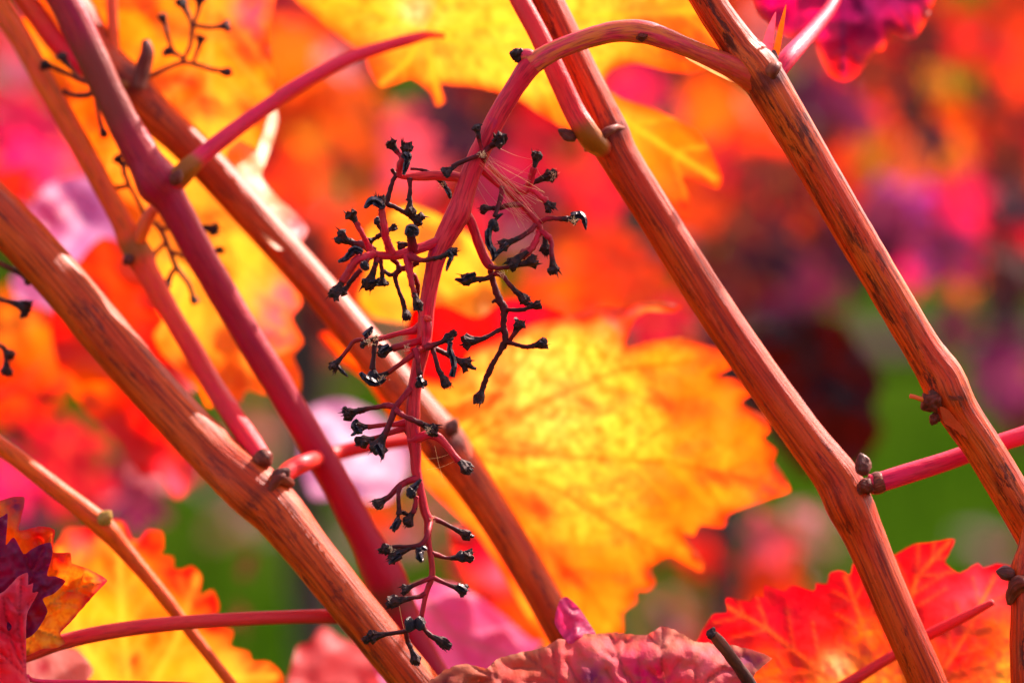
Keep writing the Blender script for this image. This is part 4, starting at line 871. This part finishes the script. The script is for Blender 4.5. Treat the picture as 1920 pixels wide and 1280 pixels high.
# right upper branch R1
b = branch([(888, 305, 1, 20), (905, 318, 2, 19), (925, 336, 3, 16), (950, 356, 3, 16), (972, 376, 4, 14), (990, 397, 4, 12), (1008, 418, 4, 13), (1014, 435, 4, 11)], 0.1, 0.55)
twig([(915, 312, 4, 9), (935, 328, 5, 9), (955, 345, 5, 10), (976, 358, 4, 14), (990, 350, 4, 13), (996, 332, 3, 11), (1002, 314, 2, 12)], b, 0.0, 0.4, 'side_branch', M_RACHIS); stub(1005, 300, 2, (1001, 320), b, 11)
twig([(990, 353, 4, 10), (1004, 360, 3, 10), (1016, 371, 2, 10), (1023, 378, 2, 13)], b, 0.0, .5, mat=M_RACHIS); stub(1027, 383, 2, (1015, 370), b, 9)
twig([(984, 350, 8, 8), (1003, 341, 8, 8), (1016, 335, 8, 12)], b, .7, 1.1); stub(1022, 333, 8, (1000, 343), b, 10); stub(1034, 327, 8, (1020, 334), b, 7)
twig([(978, 384, 3, 10), (958, 384, 1, 9), (938, 389, 0, 9), (924, 391, 0, 8)], b, .4); stub(916, 391, 0, (935, 389), b, 8)
tw = twig([(942, 350, 1, 9), (939, 369, 0, 9), (933, 390, -1, 8), (928, 406, -2, 9)], b, .5, 1.0); berry(925, 420, -2, 10, b); berry(930, 428, -1, 7, b)
shred([(920, 424, 9), (915, 442, 11), (918, 460, 10), (926, 474, 9), (924, 489, 3)], b, -2, 1); shred([(930, 412, 3), (936, 404, 4), (942, 401, 2)], b, -2, 2)
twig([(1012, 416, 4, 10), (1026, 410, 3, 9), (1046, 410, 2, 8), (1064, 411, 1, 10)], b, .2, .9); stub(1071, 410, 1, (1050, 411), b, 10); shred([(1072, 406, 12), (1086, 403, 13), (1094, 408, 9), (1097, 420, 6), (1099, 430, 2)], b, 0, 3)
twig([(1004, 422, 3, 9), (992, 434, 2, 9), (974, 446, 1, 9), (960, 452, 0, 10)], b, .5, 1.0); stub(952, 456, 0, (972, 447), b, 9); shred([(952, 456, 8), (940, 468, 7), (930, 478, 5), (923, 489, 2)], b, -1, 4)
twig([(1010, 434, 4, 11), (1004, 452, 3, 11), (994, 468, 2, 13), (978, 480, 1, 16)], b, .0, .75, mat=M_RACHIS); stub(969, 486, 0, (990, 471), b, 12)
twig([(1014, 434, 4, 11), (1026, 442, 3, 11), (1034, 454, 3, 8), (1034, 474, 2, 8), (1036, 488, 2, 10)], b, .1, .8); stub(1037, 497, 2, (1035, 478), b, 10); stub(1023, 460, 5, (1022, 446), b, 9)
# left upper branch L1
b = branch([(868, 335, 0, 20), (845, 330, 1, 20), (815, 329, 1, 19), (785, 331, 1, 17), (758, 331, 1, 12), (744, 328, 1, 9)], -0.1, 0.35, M_PETIOLE_R)
twig([(750, 330, 0, 10), (749, 316, -1, 12), (756, 300, -2, 14), (760, 290, -2, 14)], b, .1, .8, mat=M_RACHIS); stub(759, 287, -2, (753, 310), b, 11, .5); shred([(756, 288, 10), (764, 300, 11), (760, 315, 8), (757, 328, 4)], b, -4, 5); shred([(764, 286, 8), (768, 294, 7), (770, 300, 2)], b, -4, 15)
twig([(756, 302, -1, 8), (749, 290, 0, 8), (742, 281, 0, 10)], b, .1, .7); stub(738, 276, 0, (748, 290), b, 10)
twig([(746, 328, 1, 7), (739, 324, 1, 7), (735, 317, 1, 7)], b, .7, 1)
tw = twig([(744, 328, 1, 8), (738, 336, 1, 8), (733, 352, 1, 8), (727, 372, 1, 9), (726, 382, 1, 10), (740, 388, 1, 8), (756, 397, 1, 8), (768, 403, 1, 10)], b, .8, 1.1, 'side_branch'); stub(776, 407, 1, (760, 398), b, 10)
twig([(768, 334, 0, 9), (769, 350, 0, 7), (768, 366, 0, 8), (768, 376, 0, 11)], b, .7, 1.0); stub(769, 384, 0, (768, 366), b, 11)
shred([(814, 331, 6), (826, 339, 8), (840, 358, 7), (845, 372, 5)], b, 3, 6); twig([(770, 317, 2, 6), (788, 318, 1.5, 5), (802, 322, 1, 7), (812, 328, 1, 8)], b, .7, 1.0)
# left main branch L2
b = branch([(838, 448, 0, 26), (815, 455, -1, 20), (795, 463, -2, 19), (773, 470, -3, 19), (752, 477, -3, 18), (730, 479, -3, 16), (708, 478, -4, 15), (692, 470, -4, 16)], 0.0, 0.35)
twig([(735, 475, -3, 16), (726, 455, -4, 14), (721, 430, -5, 12), (717, 404, -5, 12), (715, 392, -5, 13)], b, 0., .7, mat=M_RACHIS); stub(714, 386, -5, (718, 405), b, 11)
shred([(684, 390, 4), (694, 378, 12), (706, 378, 16), (716, 386, 12), (722, 384, 5)], b, -6, 7)
berry(708, 414, -2, 8, b); twig([(708, 420, -2, 7), (716, 432, -2, 8), (724, 446, -3, 9)], b, 1, .5); twig([(720, 440, -3, 7), (727, 434, -2, 6), (731, 430, -1, 7)], b, .6, 1.0); stub(733, 429, 0, (722, 434), b, 6)
twig([(730, 452, 0, 10), (716, 440, 1, 8), (706, 445, 1, 9)], b, .6, 1); stub(698, 450, 1, (716, 440), b, 8)
twig([(775, 468, -4, 18), (772, 452, -6, 15), (770, 440, -7, 14)], b, .3, .9); berry(769, 434, -7, 11, b); shred([(762, 440, 5), (766, 428, 10), (774, 426, 9), (782, 433, 7), (780, 442, 3)], b, -9, 8); stub(758, 459, 2, (768, 458), b, 7)
twig([(694, 468, -4, 12), (686, 452, -5, 10), (676, 432, -6, 9), (668, 417, -6, 11)], b, .1, .7, mat=M_RACHIS); stub(663, 409, -6, (673, 428), b, 10)
twig([(700, 470, -3, 14), (684, 460, -1, 14), (668, 457, 0, 13), (656, 453, 0, 12)], b, .4, .95); stub(647, 449, 0, (665, 457), b, 12)
twig([(700, 478, -5, 14), (682, 483, -8, 14), (668, 488, -9, 15), (655, 507, -9, 13), (642, 528, -9, 14)], b, .05, .65, 'side_branch', M_RACHIS); stub(634, 541, -9, (650, 515), b, 11)
twig([(676, 506, -5, 9), (664, 520, -5, 9), (652, 534, -5, 9)], b, .6, 1.0); stub(648, 541, -5, (660, 525), b, 8)
shred([(680, 474, 8), (666, 468, 14), (656, 477, 11), (646, 486, 8), (634, 491, 3)], b, -9, 9); berry(684, 498, -10, 9, b); twig([(694, 480, -6, 9), (688, 488, -8, 8), (684, 496, -9, 9)], b, .3, 1.0)
twig([(708, 483, -4, 11), (703, 500, -5, 9), (699, 512, -5, 11)], b, .4, 1.0); stub(696, 520, -5, (702, 503), b, 12); shred([(682, 524, 4), (692, 530, 9), (704, 528, 6), (712, 522, 3)], b, -6, 10)
twig([(713, 486, -2, 8), (716, 505, -2, 7), (717, 516, -2, 9)], b, .6, 1.0); stub(717, 524, -2, (716, 508), b, 9)
twig([(764, 480, -4, 15), (767, 500, -6, 14), (770, 522, -7, 11), (775, 545, -7, 9), (778, 556, -7, 10)], b, .1, .8, mat=M_RACHIS); stub(780, 563, -7, (775, 545), b, 10)
tw = twig([(734, 484, 0, 9), (745, 494, 1, 9), (748, 506, 1, 11), (741, 518, 1, 9), (746, 540, 1, 7), (755, 564, 1, 8), (758, 576, 1, 9)], b, .6, 1.0, 'side_branch'); stub(760, 584, 1, (754, 562), b, 9)
twig([(746, 508, 1, 8), (733, 516, 2, 7), (720, 508, 3, 7)], b, .8, 1.0); twig([(750, 505, 1, 9), (766, 500, 0, 9), (784, 492, -1, 8)], b, .5, .8)
twig([(770, 480, -5, 16), (785, 487, -8, 11), (806, 486, -9, 8), (828, 482, -10, 9)], b, .3, .95); stub(839, 477, -10, (820, 484), b, 11); shred([(842, 472, 9), (846, 482, 8), (841, 494, 6), (837, 508, 2)], b, -11, 11); shred([(838, 474, 6), (846, 470, 6), (850, 467, 2)], b, -11, 16)
twig([(782, 560, 4, 8), (783, 535, 3, 8), (775, 515, 1, 9)], b, .9, .5)
# right branch R2
b = branch([(862, 392, 0, 24), (876, 406, 1, 21), (886, 424, 2, 18), (895, 450, 3, 18), (905, 476, 4, 18), (916, 496, 4, 17), (925, 504, 4, 12)], -0.2, 0.45)
b2 = twig([(918, 498, 4, 12), (921, 512, 5, 10), (927, 538, 5, 11), (935, 560, 5, 13), (945, 580, 5, 13), (944, 612, 5, 10), (947, 640, 5, 12), (932, 668, 5, 8), (923, 684, 5, 10), (912, 708, 5, 9), (905, 728, 5, 10)], GS, .7, 1.0, 'branch', rough=.2); stub(902, 737, 5, (910, 712), b2, 11)
twig([(918, 500, 3, 10), (935, 503, 2, 7), (958, 500, 1, 8), (978, 495, 0, 10)], b, .6, .9); stub(991, 492, 0, (970, 497), b, 11); shred([(996, 490, 8), (1003, 492, 6), (1010, 490, 2)], b, 0, 12)
twig([(925, 514, 4, 8), (914, 521, 3, 8), (898, 525, 2, 9)], b2, .7, 1.0); stub(886, 524, 2, (905, 523), b2, 11); shred([(892, 512, 4), (880, 520, 14), (868, 526, 9), (853, 523, 2)], b2, 1, 13)
twig([(928, 512, 4, 10), (942, 517, 3, 8), (955, 533, 2, 8), (968, 548, 1, 10)], b2, .5, .9); stub(977, 555, 1, (962, 541), b2, 11)
twig([(945, 580, 5, 10), (962, 581, 4, 7), (986, 580, 3, 8)], b2, .8, 1.0); stub(1000, 574, 3, (978, 581), b2, 10); stub(990, 569, 4, (975, 560), b2, 6)
twig([(942, 616, 5, 9), (930, 622, 4, 8), (914, 631, 3, 8), (898, 637, 2, 9)], b2, .8, 1.0); stub(886, 639, 2, (905, 635), b2, 11)
twig([(955, 640, 5, 7), (962, 628, 4, 7), (968, 619, 4, 8)], b2, .5, .9); stub(970, 614, 4, (964, 626), b2, 10, .4)
twig([(947, 640, 5, 9), (964, 645, 4, 7), (986, 650, 3, 8), (1002, 648, 3, 9)], b2, .8, 1.0); stub(1010, 646, 3, (992, 650), b2, 9); shred([(1012, 642, 6), (1020, 643, 5), (1026, 641, 2)], b2, 2, 14)
twig([(935, 562, 5, 7), (928, 564, 5, 6), (923, 567, 5, 5)], b2, .8, 1)
# middle branches
b = branch([(795, 606, 0, 24), (780, 618, 1, 17), (765, 622, 1, 12), (745, 626, 1, 10), (725, 632, 1, 10), (703, 636, 0, 11), (683, 636, 0, 9), (664, 640, 0, 9), (653, 654, 0, 8), (642, 668, 0, 9)], 0.0, 1.1, None, .16)
stub(632, 680, 0, (645, 664), b, 11); shred([(632, 686, 6), (642, 696, 5), (652, 706, 2)], b, 0, 17); shred([(682, 630, 9), (692, 622, 11), (698, 612, 3)], b, -1, 18)
twig([(705, 638, 0, 10), (702, 654, -1, 9), (700, 676, -2, 8), (699, 692, -2, 12)], b, .9, 1.0); stub(690, 640, -1, (700, 634), b, 8)
berry(700, 706, -2, 12, b); shred([(676, 698, 4), (682, 706, 10), (694, 714, 12), (710, 718, 9), (722, 708, 5)], b, -4, 19); stub(712, 706, -2, (730, 697), b, 11)
b = branch([(800, 632, 0, 18), (785, 639, -2, 14), (768, 644, -3, 14), (750, 649, -4, 14), (736, 653, -4, 14)], .1, .85); stub(725, 656, -4, (745, 650), b, 12); shred([(712, 662, 4), (720, 654, 10), (730, 648, 8)], b, -6, 20)
b = branch([(800, 648, -1, 16), (786, 656, -3, 12), (770, 668, -4, 11), (748, 684, -4, 9), (730, 697, -3, 10)], .3, .9)
b = branch([(797, 596, -3, 20), (800, 612, -4, 22), (800, 635, -4, 19), (798, 650, -5, 16)], 0.0, .35); egg('cut_scar', 801, 598, -6.2, 16, 14, 80, M_PETIOLE_R, b, 3, .3)
twig([(798, 650, -5, 14), (812, 647, -6, 10), (826, 642, -7, 9), (834, 638, -7, 10)], b, .5, .95); berry(840, 634, -7, 11, b); stub(843, 630, -8, (830, 641), b, 8)
shred([(845, 640, 8), (843, 655, 9), (849, 672, 10), (851, 688, 9), (847, 706, 9)], b, -8, 21)
twig([(811, 652, -5, 9), (816, 670, -6, 8), (822, 692, -6, 8), (828, 702, -6, 10)], b, .7, 1.0); stub(831, 709, -6, (823, 693), b, 11)
twig([(806, 648, -3, 10), (822, 656, -2, 9), (838, 664, -1, 9), (856, 674, -1, 10)], b, .7, 1.0); stub(868, 680, -1, (848, 669), b, 11); shred([(874, 682, 9), (884, 688, 6), (893, 692, 2)], b, -1, 22)
twig([(779, 654, -4, 12), (783, 672, -5, 9), (785, 692, -5, 9), (787, 702, -5, 11)], b, .3, .9); stub(788, 708, -5, (785, 692), b, 9); shred([(784, 706, 9), (790, 716, 9), (794, 728, 2)], b, -7, 23)
b = branch([(772, 726, 0, 16), (763, 736, -2, 12), (750, 752, -3, 11), (742, 764, -3, 13), (736, 780, -4, 12), (728, 800, -4, 12), (720, 818, -4, 13)], .4, .75, M_PEDICEL, .14)
stub(714, 828, -4, (722, 812), b, 13); shred([(706, 832, 12), (712, 842, 14), (716, 852, 9), (717, 861, 2)], b, -6, 24)
twig([(744, 764, -3, 11), (728, 760, -2, 10), (706, 763, -1, 8), (684, 767, 0, 9), (672, 770, 0, 11)], b, .4, 1.0); stub(662, 773, 0, (680, 768), b, 12); stub(652, 770, 0, (664, 773), b, 7)
twig([(742, 768, -4, 11), (755, 778, -5, 9), (776, 788, -6, 9), (792, 795, -6, 11)], b, .4, .9); stub(802, 800, -6, (783, 791), b, 12, .5)
b = branch([(782, 786, 0, 22), (762, 791, 1, 16), (742, 795, 1, 11), (722, 796, 1, 9), (700, 799, 1, 9), (690, 800, 1, 11)], 0., .9); stub(681, 800, 1, (700, 799), b, 11); shred([(680, 808, 8), (668, 806, 10), (664, 795, 9), (670, 786, 2)], b, 0, 25); shred([(672, 806, 6), (664, 812, 5), (659, 817, 2)], b, 0, 35)
b = branch([(782, 798, 1, 18), (760, 802, 2, 15), (735, 810, 3, 11), (716, 817, 3, 9), (702, 822, 3, 10)], .1, 1.0); stub(692, 825, 3, (710, 819), b, 11); stub(682, 826, 3, (695, 824), b, 8)
twig([(756, 800, 2, 8), (764, 812, 2, 8), (768, 822, 2, 5)], b, .8, 1)
b = branch([(768, 826, 0, 22), (790, 819, -1, 19), (806, 815, -1, 18), (822, 820, -1, 17), (838, 836, -1, 14), (850, 852, -1, 13), (860, 864, -1, 14)], -.2, .5); stub(866, 868, -1, (852, 854), b, 11); stub(876, 878, -1, (864, 868), b, 7); egg('scar', 816, 816, -4.5, 9, 8, 90, M_STUB, b, 4, .4)
# lower branches
b = branch([(784, 896, 0, 16), (772, 899, -1, 14), (760, 904, -1, 13), (748, 912, -2, 11), (738, 922, -2, 10), (728, 932, -2, 10), (722, 936, -2, 11)], .3, .75, M_PEDICEL, .14); stub(715, 940, -2, (728, 931), b, 11)
twig([(750, 910, -2, 10), (747, 928, -3, 7), (748, 950, -3, 8), (748, 964, -3, 10)], b, .6, 1.0); stub(746, 972, -3, (748, 955), b, 8); shred([(750, 972, 8), (742, 984, 12), (738, 996, 3)], b, -4, 26); shred([(746, 978, 6), (736, 986, 5), (731, 990, 2)], b, -4, 36)
berry(771, 922, -5, 11, b); shred([(774, 916, 14), (781, 908, 8), (789, 898, 2)], b, -6, 27)
twig([(780, 930, -2, 9), (779, 946, -2, 8), (774, 962, -2, 9)], b, .3, .7); stub(769, 968, -2, (777, 955), b, 9); stub(763, 963, -2, (772, 966), b, 5)
b = branch([(800, 970, 0, 14), (812, 972, 1, 11), (826, 977, 2, 10), (843, 986, 3, 8), (858, 994, 3, 10)], .4, 1.0, M_PEDICEL, .14); stub(867, 998, 3, (850, 990), b, 11); shred([(874, 998, 7), (882, 1004, 6), (889, 1005, 2)], b, 3, 28)
b = branch([(806, 978, 0, 12), (803, 995, -3, 10), (797, 1012, -4, 10), (786, 1022, -4, 11), (765, 1024, -4, 7), (744, 1024, -4, 8), (735, 1026, -4, 9)], .4, 1.0, M_PEDICEL, .14); stub(729, 1027, -4, (745, 1024), b, 9); stub(720, 1030, -4, (732, 1027), b, 6)
twig([(782, 1024, -4, 8), (768, 1028, -4, 7), (756, 1032, -4, 9)], b, .8, 1); stub(747, 1037, -4, (762, 1030), b, 11); shred([(752, 1040, 12), (740, 1048, 9), (729, 1056, 2)], b, -5, 29)
berry(787, 1034, -5, 9, b); shred([(784, 1036, 9), (788, 1046, 12), (792, 1052, 3)], b, -6, 30); shred([(790, 1026, 6), (797, 1028, 6), (800, 1030, 2)], b, -6, 37)
b = branch([(808, 1036, 0, 10), (820, 1040, 1, 10), (836, 1045, 2, 7), (852, 1045, 2, 8), (858, 1043, 2, 10)], .5, .9, M_PEDICEL, .14); berry(866, 1043, 2, 12, b); stub(868, 1043, 2, (852, 1045), b, 10)
b = branch([(812, 1081, 0, 11), (798, 1087, -1, 9), (782, 1094, -1, 8), (772, 1098, -1, 9)], .4, .9, M_PEDICEL, .14); stub(766, 1101, -1, (780, 1095), b, 9); stub(760, 1108, -1, (768, 1100), b, 5)
b = branch([(808, 1080, 0, 11), (822, 1087, 1, 9), (840, 1095, 1, 8), (852, 1100, 1, 9)], .4, .9, M_PEDICEL, .14); stub(861, 1103, 1, (845, 1097), b, 10); shred([(858, 1096, 6), (866, 1102, 12), (876, 1108, 4)], b, 0, 31)
b = branch([(799, 1112, 0, 12), (788, 1117, 0, 10), (772, 1120, -1, 8), (756, 1124, -1, 9)], .5, 1.0, M_PEDICEL, .14); stub(747, 1126, -1, (765, 1122), b, 11); stub(735, 1130, -1, (748, 1126), b, 6)
b = branch([(791, 1154, 0, 9), (786, 1166, 1, 9), (772, 1178, 1, 9), (758, 1183, 1, 9), (738, 1186, 2, 8), (718, 1189, 2, 9)], .6, 1.0, M_PEDICEL, .14); stub(707, 1191, 2, (725, 1188), b, 11); stub(694, 1196, 2, (708, 1191), b, 7)
berry(768, 1170, -2, 12, b); berry(788, 1168, -2, 12, b)
twig([(792, 1172, 1, 8), (800, 1184, 1, 8), (812, 1194, 1, 9)], b, .7, 1); stub(822, 1199, 1, (808, 1191), b, 10); stub(833, 1206, 1, (820, 1198), b, 7)
twig([(761, 1184, 1, 8), (764, 1200, 2, 8), (770, 1214, 2, 9)], b, .7, 1); stub(775, 1225, 2, (768, 1210), b, 10); stub(778, 1236, 2, (774, 1224), b, 7)

fz = []; ff = []; rf_ = random.Random(9); fa = P(900, 500, 0)
for (x, y, z, r_, n_) in ((1036, 328, 7, 9, 60), (692, 642, -2, 11, 60), (703, 632, -2, 8, 40), (1075, 414, -1, 7, 40), (905, 290, -5, 8, 40), (829, 345, 2, 6, 30), (803, 806, -8, 7, 30), (942, 512, 1, 7, 30), (762, 652, -7, 8, 20), (716, 712, -5, 9, 25), (735, 1028, -6, 8, 20), (812, 972, -1, 6, 20)):
    for _ in range(n_):
        a = P(x + rf_.gauss(0, r_ * .5), y + rf_.gauss(0, r_ * .45), z + rf_.gauss(0, .8)) - fa; d = Vector((rf_.gauss(0, 1), rf_.gauss(0, 1), rf_.gauss(0, 1))).normalized()
        u = d.orthogonal() * .00004; l_ = rf_.uniform(.0004, .0011); k = len(fz)
        m_ = a + d * l_ * .6 + u * rf_.gauss(0, 3)
        fz += [a - u, a + u, m_ + u, m_ - u, a + d * l_]; ff += [(k, k + 1, k + 2, k + 3), (k + 3, k + 2, k + 4)]
tag(add('dust_fuzz', mesh('dust_fuzz', fz, ff, False), M_SILK, GS, fa), kind='stuff')

# ================================================================== BLURRED SECOND BUNCH STEMS (left)
def small_stalk(label, root, segs, tips, dz):
    o = thing('bunch_stem', P(root[0], root[1], dz), label, 'stem')
    for s in segs: tube('branch', [(x, y, dz + (z if len(q) > 3 else 0), w_) for q in s for (x, y, z, w_) in [q if len(q) == 4 else (q[0], q[1], 0, q[2])]], M_DRYSTEM, o, sides=9, rough=.15, t0=.0, t1=.8)
    for (x, y, fx, fy, r_) in tips: stub(x, y, dz, (fx, fy), o, r_)
    return o
small_stalk('blurred dry bunch stem with black stubs over the orange leaf', (285, 140),
  [[(268, 150, 12), (300, 134, 9), (340, 118, 9), (370, 122, 9), (395, 130, 9), (412, 133, 8)], [(340, 118, 9), (355, 90, 8), (360, 62, 9), (364, 48, 9), (390, 52, 8), (412, 50, 8)], [(330, 105, 8), (318, 80, 8), (310, 52, 8)], [(362, 118, 8), (370, 95, 8), (374, 82, 7)], [(345, 112, 8), (332, 102, 8), (322, 98, 8)], [(360, 50, 8), (352, 25, 9), (344, 12, 9)], [(362, 48, 8), (372, 20, 8), (374, 5, 8)]],
  [(416, 134, 395, 131, 10), (417, 50, 395, 52, 10), (308, 42, 315, 70, 9), (375, 80, 372, 95, 7), (318, 99, 332, 103, 8), (345, 14, 352, 28, 10), (374, 6, 372, 20, 9)], 64)
small_stalk('blurred tangled bunch stem hanging between the orange and purple shoots', (170, 160),
  [[(230, 165, 10), (190, 160, 12), (150, 150, 10), (120, 135, 9), (95, 125, 9)], [(190, 160, 10), (165, 178, 12), (135, 178, 10), (118, 170, 9)], [(180, 165, 10), (182, 200, 8), (190, 238, 9)], [(150, 150, 8), (135, 130, 8), (125, 118, 10)]],
  [(192, 243, 186, 215, 9), (92, 124, 110, 130, 9), (122, 116, 133, 130, 9)], 60)
small_stalk('blurred tangled bunch stem over the yellow leaf beside the purple shoot', (250, 320),
  [[(240, 290, 9), (232, 320, 10), (240, 345, 10), (222, 352, 9)], [(270, 400, 9), (300, 430, 10), (318, 470, 10), (330, 500, 10), (352, 530, 9), (360, 552, 8)], [(318, 470, 9), (345, 480, 8), (370, 470, 8)], [(300, 430, 9), (335, 425, 8), (385, 425, 9)], [(330, 500, 9), (318, 520, 8)], [(310, 455, 9), (295, 470, 8)], [(240, 345, 9), (255, 370, 9), (270, 400, 9)]],
  [(362, 556, 357, 540, 9), (392, 428, 375, 425, 10), (316, 525, 322, 510, 9), (225, 303, 232, 315, 10), (374, 468, 360, 473, 8), (290, 474, 300, 465, 8), (218, 352, 230, 350, 8), (404, 470, 385, 470, 8)], 66)
small_stalk('dark blurred berry stubs reaching out beneath the thick brown cane', (-40, 560),
  [[(-60, 470, 12), (-10, 490, 11), (20, 505, 10), (40, 512, 10)], [(-60, 540, 11), (-5, 560, 10), (25, 568, 10)], [(-60, 610, 11), (-5, 645, 10), (8, 655, 10), (12, 680, 8)]],
  [(46, 515, 25, 507, 11), (38, 572, 15, 565, 12), (44, 586, 38, 572, 7), (14, 660, 0, 648, 10), (12, 688, 12, 665, 10)], 44)

# ================================================================== SPIDER SILK
web = thing('spider_web', P(910, 300, -2), 'fine golden spider silk strung across the upper right branch', 'spider web')
rw = random.Random(5)
def strand(a, b, w_=0.9, sag=6.0):
    mx, my = (a[0] + b[0]) / 2, (a[1] + b[1]) / 2 + sag
    tube('strand', [(a[0], a[1], a[2], w_), (mx, my, (a[2] + b[2]) / 2, w_), (b[0], b[1], b[2], w_)], M_SILK, web, sides=4, sub=4, cap=False)
for i in range(20):
    strand((906 + rw.gauss(0, 4), 295 + rw.gauss(0, 8), -2), (985 + rw.gauss(0, 16), 385 + rw.gauss(0, 25), -1 + rw.gauss(0, 2)), rw.uniform(.18, .5), rw.uniform(-8, 12))
for i in range(15):
    strand((945 + rw.gauss(0, 8), 375 + rw.gauss(0, 10), -1), (985 + rw.gauss(0, 10), 415 + rw.gauss(0, 8), 0), rw.uniform(.2, .5), rw.uniform(-3, 6))
for a, b in (((880, 310, -1), (935, 385, 0)), ((885, 330, -1), (925, 400, 0)), ((925, 272, -3), (1000, 300, 2)), ((1000, 305, 2), (940, 345, 2)), ((1004, 310, 2), (1020, 335, 6)), ((920, 300, -1), (996, 340, 2)), ((790, 860, -1), (850, 848, -1)), ((800, 880, -1), (856, 862, -1)), ((815, 835, -1), (830, 895, 0)), ((775, 1180, 0), (800, 1120, 0)), ((748, 1130, -1), (758, 1180, 1))):
    strand(a, b, .35, 4)
